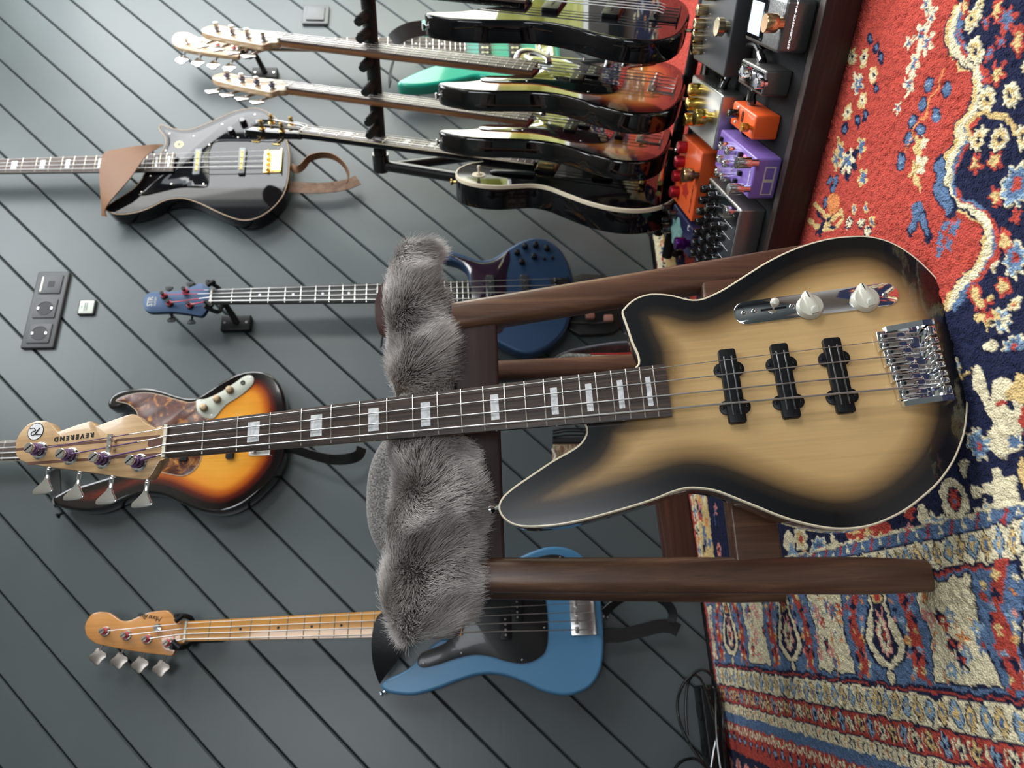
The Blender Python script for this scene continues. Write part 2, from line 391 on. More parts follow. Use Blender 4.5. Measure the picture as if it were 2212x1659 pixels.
# garden outside the right-hand glass door: terrace, lawn and a clipped hedge
LAWN = mottled('sunlit_lawn', [(.3, (.42, .42, .10)), (.7, (.68, .66, .24))], 5, .9)
PAVE = mat('pale_terrace', (.8, .8, .78), .8)
room_obj('terrace', [((WR+.08, -3, -.12), (WR+.95, 8, -.03))], PAVE)
room_obj('lawn', [((WR+.95, -8, -.2), (WR+12, 14, -.06))], LAWN)
hb = MB(lambda p: tuple(room(*p)))
for i in range(150):
    y = rng.uniform(-4, 7); zz = rng.uniform(.05, 1.5); r_ = rng.uniform(.18, .34)
    hb.lathe((WR+3.2+rng.uniform(0, .25), y, zz), (0, 0, 1), [(0, -r_), (r_*.8, -r_*.5), (r_, 0), (r_*.7, r_*.6), (0, r_*.9)], 7)
tag(hb.build('hedge', LAWN), 'clipped yellow green garden hedge beyond the glass door', 'hedge', kind='stuff')

# ------------------------------------------------------------------ sockets, thermostat, switch on the wall
ANTH = mat('anthracite_plastic', (.045, .047, .05), .42)
SWM = mat('steel_grey_plastic', (.10, .105, .11), .4, metal=.2)
def wl(x, y):
    p = on_wall(x, y)-WO; return p@T_, p[2]
W4 = Matrix.Translation([float(v) for v in room(0, 0, 0)]) @ Matrix(RW.T.tolist()).to_4x4()
def wthing(name, a, z, label, cat, group=None):
    return empty(name, room(a, 0, z), RW, label=label, cat=cat, group=group)
g = wthing('socket_panel', .2305, 1.602, 'black three-gang wall plate with two round power sockets and one data port', 'wall socket')
MB().box((-.111, -.04, 0), (.111, .04, .009), .004).build('frame', ANTH, g)
for i, cx in enumerate((-.071, 0, .071)):
    if i < 2:
        s_ = MB(); s_.box((cx-.0275, -.0275, .0085), (cx+.0275, .0275, .0115), .003); o = s_.build('socket', ANTH, g)
        MB().lathe((cx, 0, .0117), (0, 0, 1), [(.0195, 0), (.0195, .0006), (.0185, .0006), (.017, -.002), (0, -.0021)], 28).build('socket_well', BLACKM, o)
        for sx in (-.0095, .0095): MB().cyl((cx+sx, 0, .0097), (cx+sx, 0, .0102), .0027, 10).build('pin_hole', BLACKM, o)
        for sy in (.0165, -.0165): MB().box((cx-.003, sy-.002, .0108), (cx+.003, sy+.002, .0128)).build('earth_clip', NICKEL, o)
    else:
        o = MB().box((cx-.0275, -.0275, .0085), (cx+.0275, .0275, .0115), .003).build('data_port', ANTH, g)
        MB().box((cx-.009, -.01, .0112), (cx+.009, .006, .0118)).build('port_opening', BLACKM, o)
        MB().box((cx-.022, .0195, .0112), (cx+.022, .0235, .0122)).build('label_window', WHITEK, o)
SENS = mat('sensor_face', (.5, .53, .47), .35)
a_, z_ = wl(190, 666)
g = wthing('thermometer', a_, z_, 'small square grey digital thermometer below the socket plate', 'thermometer')
MB().box((-.022, -.021, 0), (.022, .021, .008), .004).build('case', mat('thermometer_case', (.03, .035, .033), .4), g)
o = MB().box((-.0185, -.0175, .0075), (.0185, .0175, .0085), .002).build('display', SENS, g)
MB().box((-.012, -.003, .0086), (.012, .0, .0088)).box((-.012, .002, .0086), (.012, .005, .0088)).box((-.004, .010, .0086), (.003, .0125, .0088)).build('digits', mat('lcd_digits', (.18, .22, .19), .5), o)
a_, z_ = wl(683, 36)
g = wthing('light_switch', a_, z_, 'square grey rocker light switch near the rack of basses', 'light switch')
MB().box((-.041, -.041, 0), (.041, .041, .009), .004).build('frame', SWM, g)
MB().box((-.0285, -.0285, .008), (.0285, .0285, .0135), .002).build('rocker', SWM, g)

# ------------------------------------------------------------------ the rug: pattern knotted into the pile as a colour attribute
RU = T_-N_*0; RUGT = math.atan(.055)
RB = (-N_*-1)                         # towards the wall is -N_
RBx = -N_*math.cos(RUGT)+T_*math.sin(RUGT); RAx = T_*math.cos(RUGT)+N_*math.sin(RUGT)
CN = dict(red=(.50, .070, .050), red2=(.5, .06, .06), navy=(.014, .018, .052), cream=(.84, .74, .5), cream2=(.74, .53, .23), blue=(.115, .19, .33), sky=(.27, .4, .54), orange=(.8, .29, .1), pink=(.75, .3, .26), dark=(.01, .012, .028))
def fab(x, y):
    p = on_floor(x, y); return np.array([p@RAx, p@RBx])
RST = .0024; RA0, RA1, RB0, RB1 = -.72, 2.0, .44, 1.72
na, nb = int((RA1-RA0)/RST)+1, int((RB1-RB0)/RST)+1
ga = RA0+np.arange(na)*RST; gb = RB0+np.arange(nb)*RST
GA, GB = np.meshgrid(ga, gb, indexing='ij')
def vnoise(scale, seed):
    r = np.random.default_rng(seed); m_ = int(3/scale)+3; tab = r.standard_normal((m_, m_))
    x = (GA-RA0)/scale; y = (GB-RB0)/scale; i = x.astype(int); j = y.astype(int); fx = x-i; fy = y-j
    fx = fx*fx*(3-2*fx); fy = fy*fy*(3-2*fy)
    return tab[i, j]*(1-fx)*(1-fy)+tab[i+1, j]*fx*(1-fy)+tab[i, j+1]*(1-fx)*fy+tab[i+1, j+1]*fx*fy
WX = GA+vnoise(.012, 1)*.0016+vnoise(.005, 3)*.0008; WY = GB+vnoise(.012, 2)*.0016+vnoise(.005, 4)*.0008   # knots waver
IMG = np.empty((na, nb, 3)); IMG[:] = CN['navy']
def win(cx, cy, r):
    i0, i1 = np.searchsorted(ga, [cx-r, cx+r]); j0, j1 = np.searchsorted(gb, [cy-r, cy+r]); return slice(i0, i1), slice(j0, j1)
def ell(cx, cy, rx, ry, col, rot=0., k=0, amp=0., ring=0.):
    W = win(cx, cy, max(rx, ry)*1.5+.004); x = WX[W]-cx; y = WY[W]-cy; c, s_ = math.cos(rot), math.sin(rot)
    u = (x*c+y*s_)/rx; v = (-x*s_+y*c)/ry; rr = np.hypot(u, v)
    if k: rr = rr/(1+amp*np.cos(k*np.arctan2(v, u)))
    m_ = rr < 1
    if ring: m_ &= rr > ring
    IMG[W][m_] = CN[col] if isinstance(col, str) else col
def poly(P, col):
    P = np.asarray(P); c = P.mean(0); r = np.abs(P-c).max()+.01; W = win(c[0], c[1], r)
    if WX[W].size == 0: return
    m_ = inside(np.stack([WX[W].ravel(), WY[W].ravel()], 1), P).reshape(WX[W].shape); IMG[W][m_] = CN[col]
def stroke(P, w, col):
    P = catmull(P, 6, False); 
    for p in resample(P, w*.35, False): ell(p[0], p[1], w, w, col)
def pst(P, w, col): stroke([fab(*p) for p in P], w, col)
def ppoly(P, col): poly(catmull([fab(*p) for p in P], 3), col)
def loc(px, py, rx, ry):
    c = fab(px, py); da = abs(fab(px, py+ry)[0]-c[0]); db = abs(fab(px+rx, py)[1]-c[1]); return c[0], c[1], da, db
def rosette(cx, cy, ra, rb_, c1='cream', c2='navy', k=8, rot=0.):
    ell(cx, cy, ra*1.14, rb_*1.14, 'navy', rot, k, .08)
    ell(cx, cy, ra, rb_, c1, rot, k, .12); ell(cx, cy, ra*.62, rb_*.62, 'cream2' if c1 == 'cream' else c1, rot, k, .1, .55)
    ell(cx, cy, ra*.3, rb_*.3, c2, rot)
def palmette(cx, cy, ra, rb_, rot=0., base='blue', rim='sky', core='red'):
    ell(cx, cy, ra*1.1, rb_*1.1, 'cream', rot, 9, .15); ell(cx, cy, ra*.92, rb_*.92, rim, rot, 9, .18); ell(cx, cy, ra*.66, rb_*.66, base, rot, 7, .2)
    ell(cx, cy, ra*.3, rb_*.3, core, rot, 4, .2)
# filler of small flowers over the navy ground
R2 = random.Random(5)
pts_ = []
for _ in range(2600):
    cx, cy = R2.uniform(RA0, RA1), R2.uniform(RB0, RB1)
    if all((cx-q[0])**2+(cy-q[1])**2 > .034**2 for q in pts_): pts_.append((cx, cy))
for i, (cx, cy) in enumerate(pts_):
    r = R2.uniform(.010, .0165); t = R2.random(); ro = R2.uniform(0, 3)
    if t < .3: rosette(cx, cy, r, r, 'cream', 'red' if R2.random() < .5 else 'navy', R2.choice((6, 8)), ro)
    elif t < .5: palmette(cx, cy, r*1.1, r*.85, ro)
    elif t < .72: ell(cx, cy, r, r*.5, 'red', ro); ell(cx, cy, r*.6, r*.25, 'cream2', ro)
    elif t < .86: ell(cx, cy, r, r*.6, 'cream', ro, 3, .3)
    else: ell(cx, cy, r*.8, r*.8, 'pink', ro, 5, .3); ell(cx, cy, r*.35, r*.35, 'navy')
    a2 = ro+1.2; stroke([(cx, cy), (cx+.018*math.cos(a2), cy+.018*math.sin(a2)), (cx+.034*math.cos(a2+.5), cy+.034*math.sin(a2+.5))], .0016, R2.choice(('blue', 'red', 'cream2')))
# far right strip by the wall and lit corner: border again
# red field
FE = [(2075, -60), (2061, 19), (2050, 48), (2045, 80), (2050, 106), (2071, 130), (2095, 145), (2107, 178), (2100, 217), (2083, 251), (2066, 275), (2064, 309), (2047, 337), (2037, 369), (2040, 395), (2042, 428), (2066, 445), (2098, 460), (2119, 481), (2124, 515), (2119, 549), (2100, 580), (2076, 604), (2061, 623), (2040, 660), (2000, 720), (1900, 760), (1800, 750), (1740, 700), (1690, 640)]
fe = [fab(*p) for p in FE]
fieldP = [np.array([1.7, fe[0][1]])]+fe+[fab(1650, 620), fab(1590, 600), fab(1500, 590), np.array([.62, 1.5]), np.array([1.7, 1.5])]
poly(fieldP, 'red')
for k_ in range(2500):
    cx, cy = R2.uniform(.05, 1.6), R2.uniform(.45, 1.5)
# cream and blue ribbon round the field
pst([(x+17, y) for x, y in FE[1:25]], .0072, 'blue'); pst([(x+25, y+2) for x, y in FE[3:23]], .003, 'red')
pst(FE[1:25], .0058, 'cream2'); pst([(x+7, y) for x, y in FE[1:25]], .0045, 'cream')
pst([(x-10, y) for x, y in FE[1:24]], .0013, 'navy')
def px_ell(px, py, rx, ry, col, rot=0, k=0, amp=0): a, b, da, db = loc(px, py, rx, ry); ell(a, b, da, db, col, rot, k, amp)
def px_ros(px, py, rx, ry, c1='cream', c2='navy', k=8): a, b, da, db = loc(px, py, rx, ry); rosette(a, b, da, db, c1, c2, k)
def px_pal(px, py, rx, ry, base='blue', rim='sky', core='red'): a, b, da, db = loc(px, py, rx, ry); palmette(a, b, da, db, 0, base, rim, core)
# flowers on the red field (traced)
for x, y in ((1861, 124), (1881, 163), (1835, 124), (1858, 217), (1826, 241)): px_ell(x, y, 13, 23, 'red2', 0, 6, .1); px_ell(x, y, 12, 21, 'cream2', 0, 6, .12); px_ell(x, y, 8, 14, 'cream', 0, 6, .2); px_ell(x, y, 3, 7, 'navy')
for x, y, rx, ry in ((1883, 105, 9, 10), (1895, 125, 6, 18), (1888, 190, 6, 12), (1864, 248, 7, 12), (1847, 262, 5, 15), (1820, 278, 6, 12), (1871, 85, 5, 16)): px_ell(x, y, rx*1.2, ry*1.2, 'navy'); px_ell(x, y, rx*.55, ry*.6, 'blue')
px_ell(1847, 180, 12, 24, 'cream', 0, 5, .35); px_ell(1848, 182, 8, 16, 'blue', 0, 5, .3); px_ell(1848, 180, 3, 6, 'cream')
# grape-like navy buds
for x, y in ((2003, 183), (2040, 196), (1990, 227), (2018, 248), (1966, 262), (1985, 281), (1959, 303), (1942, 350)):
    px_ell(x, y, 13, 19, 'navy'); px_ell(x, y, 10, 15, 'blue'); px_ell(x, y, 3, 4, 'sky')
pst([(2035, 150), (2022, 190), (2005, 215), (1995, 250), (1978, 262), (1965, 300), (1950, 330)], .0014, 'orange')
# white tipped spray
pst([(1998, -10), (2004, 20), (2008, 45), (2000, 62), (1988, 70), (1982, 95), (1975, 130), (1968, 155), (1962, 180), (1956, 205)], .0045, 'cream')
for x, y, rx, ry in ((1997, 10, 14, 22), (2008, 35, 15, 16), (1985, 75, 14, 24), (1960, 92, 12, 12), (1998, 95, 18, 22), (1970, 140, 14, 20), (1958, 185, 12, 22), (1934, 232, 9, 17)):
    px_ell(x, y, rx, ry, 'cream', 0, 5, .35); px_ell(x, y, rx*.5, ry*.5, 'blue', 0, 4, .4); px_ell(x+3, y, rx*.18, ry*.3, 'red')
for x, y, rx, ry, c in ((1980, 318, 13, 22, 'cream2'), (1985, 355, 15, 20, 'cream'), (1972, 368, 14, 14, 'cream2'), (1976, 392, 6, 26, 'cream2'), (1994, 305, 8, 14, 'cream')): px_ell(x, y, rx, ry, c, 0, 4, .3)
# blue acanthus against the ribbon
pst([(2026, 352), (2030, 385), (2022, 410), (2032, 425), (2046, 445), (2050, 455)], .0095, 'navy'); pst([(2026, 354), (2030, 385), (2023, 410), (2032, 425), (2044, 445)], .0075, 'blue')
pst([(1978, 447), (1978, 458), (1972, 480), (1962, 500)], .0062, 'navy'); pst([(1980, 455), (1990, 480), (1996, 500), (2000, 512)], .0065, 'navy')
px_ell(1979, 450, 13, 15, 'blue'); pst([(1977, 462), (1970, 482), (1964, 495)], .004, 'blue'); pst([(1983, 465), (1990, 482), (1997, 503)], .0045, 'blue')
for x, y, rx, ry in ((2037, 488, 10, 10), (2055, 495, 9, 14), (2063, 482, 8, 9), (2025, 520, 9, 20), (2043, 528, 7, 13), (2022, 545, 6, 10)): px_ell(x, y, rx, ry, 'blue', 0, 4, .3)
# palmette sprays near the board
for x, y, rx, ry in ((1812, 325, 10, 30), (1800, 345, 8, 24), (1855, 318, 11, 20), (1858, 385, 12, 16)): px_ell(x, y, rx, ry, 'cream2', 0, 5, .3); px_ell(x, y, rx*.6, ry*.6, 'blue', 0, 4, .3)
px_ell(1830, 355, 20, 28, 'navy', 0, 5, .3); px_ell(1825, 352, 16, 22, 'cream', 0, 6, .3); px_ell(1825, 352, 9, 13, 'blue', 0, 5, .3)
for x, y in ((1787, 388), (1801, 388), (1795, 405), (1778, 438)): px_ell(x, y, 8, 13, 'navy'); px_ell(x, y, 6, 10, 'blue')
pst([(1757, 440), (1790, 470), (1815, 455), (1808, 485), (1770, 495), (1745, 480)], .004, 'cream2'); pst([(1760, 455), (1778, 480), (1800, 490)], .003, 'navy')
px_ell(1795, 440, 15, 25, 'orange'); px_ell(1775, 488, 22, 12, 'navy', 0, 5, .3); px_ell(1782, 486, 12, 7, 'cream2', 0, 5, .4)
for x, y in ((1829, 484), (1856, 484), (1870, 502)): px_ell(x, y, 10, 14, 'navy', 0, 8, .1); px_ell(x, y, 7, 10, 'cream', 0, 9, .5)
for x, y in ((1842, 452), (1868, 450), (1882, 480)): px_ell(x, y, 6, 16, 'cream2'); px_ell(x, y, 3, 9, 'blue')
# navy band with big cream flowers (right of the ribbon)
bandP = [(2105, -40), (2080, 60), (2090, 100), (2125, 150), (2130, 215), (2095, 285), (2090, 330), (2060, 370), (2065, 415), (2110, 440), (2150, 490), (2150, 560), (2120, 620), (2085, 650), (2110, 800), (2150, 820), (2330, 800), (2330, -60)]
ppoly(bandP, 'navy')
for x, y, rx, ry in ((2098, 40, 22, 28), (2103, 110, 18, 32), (2124, 215, 20, 30), (2178, 205, 24, 32), (2107, 303, 23, 28), (2152, 300, 23, 28), (2205, 295, 22, 32), (2115, 8, 10, 18), (2212, 150, 12, 20)): px_ros(x, y, rx, ry)
for x, y, rx, ry in ((2148, 160, 22, 22), (2102, 352, 13, 18), (2142, 345, 14, 18), (2195, 88, 16, 28), (2150, 20, 16, 20), (2080, 15, 10, 20)): px_ell(x, y, rx*1.15, ry*1.15, 'red', 0, 5, .3); px_ell(x, y, rx*.7, ry*.7, 'cream2', 0, 5, .3)
for x, y, rx, ry in ((2155, 90, 12, 16), (2130, 120, 10, 10), (2127, 48, 8, 10), (2070, 78, 6, 14), (2172, 40, 18, 22)): px_ell(x, y, rx*1.25, ry*1.25, 'red', 0, 6, .25); px_ell(x, y, rx*.8, ry*.8, 'blue', 0, 5, .25)
pst([(2085, 300), (2085, 270), (2110, 245), (2140, 250), (2175, 262), (2185, 290)], .003, 'cream2')
for x, y, rx, ry in ((2190, 400, 40, 45), (2185, 560, 26, 38), (2160, 690, 20, 24), (2185, 750, 30, 22)): px_pal(x, y, rx, ry)
for x, y, rx, ry in ((2145, 425, 10, 22), (2165, 520, 12, 26), (2100, 640, 12, 30), (2160, 620, 14, 20)): px_ell(x, y, rx*1.2, ry*1.2, 'red', 0, 5, .2); px_ell(x, y, rx*.7, ry*.7, 'cream2', 0, 5, .2)
px_ell(2125, 675, 24, 34, 'cream2', .4, 5, .35); px_ell(2128, 670, 16, 22, 'red', 0, 5, .3); px_ell(2130, 668, 6, 8, 'navy'); px_ell(2165, 690, 18, 12, 'cream', .5); px_ros(2185, 655, 16, 14, 'cream', 'red')
px_ell(2130, 745, 16, 14, 'cream'); px_ell(2185, 470, 14, 16, 'red', 0, 4, .3)
# foreground cream mass and flowers under the bridge end
navyL = [(2095, 790), (2330, 780), (2330, 1205), (2000, 1222), (1700, 1276), (1690, 1150), (1900, 1130), (2000, 1060), (2080, 960)]
ppoly(navyL, 'navy')
px_ell(2112, 830, 16, 46, 'cream'); px_ell(2165, 880, 48, 60, 'cream', 0, 5, .1); px_ell(2200, 840, 30, 30, 'cream2', 0, 4, .2); px_ell(2155, 868, 14, 9, 'red'); px_ell(2176, 873, 8, 14, 'navy'); px_ell(2182, 955, 15, 15, 'blue', 0, 6, .2); px_ell(2212, 915, 18, 36, 'red', 0, 5, .2)
px_ell(2160, 945, 42, 44, 'cream', 0, 5, .12); px_ell(2182, 955, 13, 13, 'blue', 0, 6, .2); px_ell(2208, 1030, 14, 40, 'cream2', 0, 4, .2)
px_pal(2105, 960, 22, 34); px_ell(2075, 1010, 10, 24, 'cream'); px_ell(2155, 1060, 34, 44, 'cream', 0, 5, .25); px_ell(2170, 1100, 10, 26, 'cream')
px_ell(2104, 1063, 18, 10, 'cream')
px_ell(2053, 1078, 33, 50, 'navy'); px_ell(2053, 1078, 30, 46, 'cream', 0, 6, .06); px_ell(2053, 1078, 16, 24, 'navy', 0, 4, .1); px_ell(2053, 1078, 12, 18, 'red', 0, 8, .2); px_ell(2053, 1080, 4, 6, 'blue')
px_pal(2018, 1155, 34, 46); px_pal(2130, 1140, 30, 50); px_ell(2075, 1165, 15, 46, 'red'); px_ell(2072, 1160, 9, 36, 'cream2'); px_ell(2190, 1175, 20, 24, 'cream2', 0, 4, .2); px_ell(2190, 1178, 10, 14, 'red')
px_ell(2097, 1132, 9, 20, 'cream2'); px_ros(1958, 1155, 14, 24, 'pink', 'navy'); px_ros(1955, 1205, 12, 14, 'pink', 'navy'); px_ell(1985, 1110, 12, 18, 'cream'); px_ell(1958, 1110, 10, 14, 'red', 0, 4, .3)
ppoly([(1820, 1140), (1915, 1130), (1905, 1180), (1885, 1230), (1850, 1235), (1840, 1190)], 'red')
for x, y in ((1838, 1150), (1868, 1150), (1895, 1160), (1850, 1170)): px_ell(x, y, 9, 9, 'cream2', 0, 4, .3)
px_ros(1725, 1163, 15, 30, 'cream', 'red'); px_pal(1766, 1190, 18, 30); px_ell(1797, 1180, 10, 24, 'cream', 0, 4, .3); px_ell(1700, 1170, 12, 24, 'cream'); px_ell(1735, 1210, 8, 22, 'orange'); px_ell(1708, 1200, 9, 24, 'sky', 0, 4, .2)
# ---- the left-hand borders, bands running towards the wall
AT, PER = .101, .291
bspan = np.arange(RB0-.2, RB1+.2, .001)
def band(alo, ahi, col):
    m_ = (WX >= alo) & (WX < ahi) & (GA < .13); IMG[m_] = CN[col]
band(-.9, AT, 'navy')
band(AT-.004, AT, 'cream'); band(AT-.018, AT-.004, 'blue'); band(AT-.0205, AT-.018, 'navy')
k = 0
for bb in np.arange(RB0, RB1, .021):
    k += 1
    if k % 2: stroke([(AT-.005, bb-.004), (AT-.016, bb+.004)], .0022, 'red2')
    else: ell(AT-.011, bb, .0042, .0035, 'cream', 0, 3, .4)
band(.048, AT-.0205, 'cream')
for i, bb in enumerate(np.arange(RB0, RB1, .0205)):
    ell(.0645, bb, .0135, .0082, 'navy', 0, 4, .1); ell(.0645, bb, .0122, .0068, 'sky' if i % 2 else 'cream2', 0, 4, .12); ell(.0645, bb, .006, .003, 'cream2' if i % 2 else 'blue')
band(.044, .048, 'navy'); band(.0415, .044, 'red'); band(-.082, .0415, 'blue')
C0 = .957
for i in range(-2, 4):
    cb = C0+i*PER
    # red shoulders and triangular ground either side of the long medallion
    for sgn in (-1, 1):
        poly([(.05, cb+sgn*.05), (.05, cb+sgn*.03), (-.0, cb+sgn*.062), (-.07, cb+sgn*.05), (-.078, cb+sgn*.075), (-.01, cb+sgn*.085)], 'red')
        for q in range(6): ell(.035-q*.021, cb+sgn*(.056+.008*math.sin(q*2)), .006, .0055, ('cream2', 'navy', 'sky')[q % 3], 0, 4, .3)
    ppo = lambda s_, o=0: [(.056-o, cb), (.040-o, cb+.020*s_), (.010, cb+.022*s_), (-.010, cb+.034*s_), (-.038, cb+.044*s_), (-.060+o, cb+.026*s_), (-.068+o, cb), (-.060+o, cb-.026*s_), (-.038, cb-.044*s_), (-.010, cb-.034*s_), (.010, cb-.022*s_), (.040-o, cb-.020*s_)]
    poly(catmull(ppo(1.18), 4), 'navy'); poly(catmull(ppo(1.0, .002), 4), 'cream'); poly(catmull(ppo(.66, .010), 4), 'navy')
    ell(.026, cb, .012, .0085, 'cream2', 0, 3, .2); ell(.026, cb, .008, .005, 'red')
    for q in (-1, 1): ell(.004, cb+q*.006, .008, .0025, 'pink', q*.3)
    ell(-.026, cb, .024, .017, 'pink', 0, 10, .12); ell(-.026, cb, .021, .014, 'cream', 0, 10, .15); ell(-.026, cb, .011, .008, 'navy', 0, 6, .2); ell(-.026, cb, .007, .0045, 'red', 0, 5, .3)
    for q in range(10):      # small sprigs on the blue either side
        for sg in (-1, 1):
            aa = .030-q*.0115; bb2 = cb+sg*(.046 if q < 3 else .053)+(.004 if q % 2 else -.004)
            ell(aa, bb2-sg*.012*(q < 4), .0042, .0036, ('cream', 'orange', 'navy', 'pink')[q % 4], q, 4, .3)
            ell(aa-.004, cb+sg*(.074+.006*(q % 2)), .0045, .004, ('cream2', 'red', 'sky', 'navy')[q % 4], q, 5, .3)
    # pendant below
    ell(-.076, cb, .012, .011, 'navy'); ell(-.075, cb, .009, .007, 'cream', 0, 4, .2)
    # cream panels with naturalistic sprays
    pb = cb+PER/2; hw = .058
    poly([(.038, pb-hw), (.038, pb+hw), (-.02, pb+hw*.78), (-.078, pb+hw), (-.078, pb-hw), (-.02, pb-hw*.78)], 'navy')
    poly([(.0355, pb-hw+.003), (.0355, pb+hw-.003), (-.02, pb+hw*.78-.003), (-.0755, pb+hw-.003), (-.0755, pb-hw+.003), (-.02, pb-hw*.78+.003)], 'cream')
    rr_ = random.Random(i+50)
    for q in range(22):
        aa = rr_.uniform(-.068, .028); b2 = pb+rr_.uniform(-.045, .045); ro = rr_.uniform(0, 3)
        c_ = rr_.choice(('blue', 'navy', 'orange', 'red', 'pink', 'sky'))
        stroke([(aa, b2), (aa+.009*math.cos(ro), b2+.006*math.sin(ro)), (aa+.016*math.cos(ro+.5), b2+.013*math.sin(ro+.5))], .0012, 'orange' if q % 2 else 'blue')
        if q % 3: ell(aa, b2, .0085, .0075, c_, ro, 5, .3); ell(aa, b2, .0032, .003, 'red' if c_ in ('blue', 'navy') else 'cream', ro)
band(-.086, -.082, 'navy'); band(-.0885, -.086, 'red'); band(-.092, -.0885, 'navy')
band(-.125, -.092, 'cream')
for i, bb in enumerate(np.arange(RB0, RB1, .0235)):
    ell(-.1085, bb, .0135, .0092, 'navy', 0, 4, .1); ell(-.1085, bb, .0118, .0075, 'sky' if i % 2 else 'cream2', 0, 4, .12); ell(-.1085, bb, .0055, .003, 'cream2' if i % 2 else 'blue')
band(-.128, -.125, 'navy'); band(-.158, -.128, 'red')
for i, bb in enumerate(np.arange(RB0, RB1, .027)):
    ell(-.143, bb, .0115, .0085, 'navy', 0, 5, .2); ell(-.143, bb, .010, .0068, ('cream', 'sky', 'cream2')[i % 3], .3, 5, .3); ell(-.143, bb, .004, .003, 'navy')
    stroke([(-.15, bb+.011), (-.142, bb+.0145), (-.134, bb+.011)], .0014, 'cream')
band(-.1605, -.158, 'navy'); band(-.178, -.1605, 'cream')
for i, bb in enumerate(np.arange(RB0, RB1, .0125)):
    stroke([(-.164, bb-.002), (-.169, bb+.0022), (-.175, bb-.002)], .0013, 'navy' if i % 3 else 'orange')
band(-.196, -.178, 'blue'); band(-.25, -.196, 'red')
for i, bb in enumerate(np.arange(RB0, RB1, .03)):
    stroke([(-.2, bb), (-.212, bb+.008), (-.2, bb+.015), (-.212, bb+.023), (-.2, bb+.03)], .0018, 'cream'); ell(-.225, bb+.01, .009, .008, 'navy', 0, 4, .3); ell(-.225, bb+.01, .005, .005, 'sky')
band(-.9, -.25, 'navy')
for i, bb in enumerate(np.arange(RB0, RB1, .05)): 
    for q in range(6): rosette(-.28-q*.06, bb+(q % 2)*.025, .016, .016, 'cream' if q % 2 else 'pink', 'red')
# selvedge along the wall
DWL = GA*(RAx@N_)+GB*(RBx@N_)-WO@N_; RB1 = 1.697
m_ = DWL < .017; IMG[m_] = CN['red']; m_ = (DWL >= .017) & (DWL < .021) & (WX < .13); IMG[m_] = CN['sky']
m_ = (DWL >= .017) & (GB > RB1-.05) & (WX > .13); IMG[m_] = CN['cream']
for i, aa in enumerate(np.arange(.14, RA1, .022)):
    ell(aa, RB1-.034, .0085, .011, ('red', 'blue', 'orange', 'navy')[i % 4], 0, 4, .3); ell(aa, RB1-.034, .003, .004, 'cream')
m_ = (GB > RB1-.13) & (GB <= RB1-.05) & (WX > .13); IMG[m_] = CN['cream2']
for i in range(150):
    aa, bb = R2.uniform(.15, RA1), RB1-R2.uniform(.058, .122); ro = R2.uniform(0, 3)
    ell(aa, bb, .016, .008, R2.choice(('red', 'orange', 'navy', 'blue', 'cream', 'pink')), ro, 4, .3)
# dye variation knot by knot
IMG *= (1+vnoise(.004, 11)[..., None]*.10+vnoise(.05, 12)[..., None]*.04); IMG = np.clip(IMG, .004, .95)
lum = IMG.sum(2)
HZ = vnoise(.0055, 21)*.0006+vnoise(.0030, 22)*.0012+np.clip(lum, 0, 1.6)*.0007+vnoise(.12, 23)*.0012
# gentle folds in the left part of the rug
fold = np.exp(-((GA-.02+.25*(GB-.8))/.02)**2)*.004*(GB < .95)
HZ = HZ*.75+fold-.0035
def rug_mesh():
    nv = na*nb; co = np.empty((nv, 3), np.float32)
    W3 = GA[..., None]*RAx+GB[..., None]*RBx; W3[..., 2] = HZ
    co[:] = W3.reshape(-1, 3)
    idx = np.arange(nv).reshape(na, nb)
    q = np.stack([idx[:-1, :-1], idx[1:, :-1], idx[1:, 1:], idx[:-1, 1:]], -1).reshape(-1, 4)
    q = q[(((co-WO)@N_)[q].min(1) > .004) & (((co-WO)@T_)[q].max(1) < WR-.004)]
    used = np.unique(q); mp_ = np.full(nv, -1); mp_[used] = np.arange(len(used)); q = mp_[q]; co = co[used]; dye = IMG.reshape(-1, 3)[used]; nv = len(used)
    me = bpy.data.meshes.new('rug'); me.vertices.add(nv); me.vertices.foreach_set('co', co.ravel())
    me.loops.add(q.size); me.loops.foreach_set('vertex_index', q.ravel().astype(np.int32))
    me.polygons.add(len(q)); me.polygons.foreach_set('loop_start', np.arange(0, q.size, 4, dtype=np.int32)); me.polygons.foreach_set('loop_total', np.full(len(q), 4, np.int32))
    at = me.color_attributes.new('dye', 'FLOAT_COLOR', 'POINT'); c4 = np.ones((nv, 4), np.float32); c4[:, :3] = dye; at.data.foreach_set('color', c4.ravel())
    me.update(); me.validate(); me.polygons.foreach_set('use_smooth', np.ones(len(q), bool))
    m = mat('wool_pile', rough=.95, spec=.1, sheen=.04); n = m.node_tree.nodes; L = m.node_tree.links
    a = n.new('ShaderNodeAttribute'); a.attribute_name = 'dye'; L.new(a.outputs['Color'], n['Principled BSDF'].inputs['Base Color'])
    tc = n.new('ShaderNodeTexCoord'); v = n.new('ShaderNodeTexVoronoi'); v.inputs['Scale'].default_value = 420
    b = n.new('ShaderNodeBump'); b.inputs['Strength'].default_value = .8; b.inputs['Distance'].default_value = .002; b.invert = True
    L.new(tc.outputs['Object'], v.inputs['Vector']); L.new(v.outputs['Distance'], b.inputs['Height']); L.new(b.outputs['Normal'], n['Principled BSDF'].inputs['Normal'])
    me.materials.append(m); o = bpy.data.objects.new('rug', me); link(o)
    return tag(o, 'red navy and cream oriental pile rug with flowers and bordered panels, on the floor', 'rug')
rug_mesh()

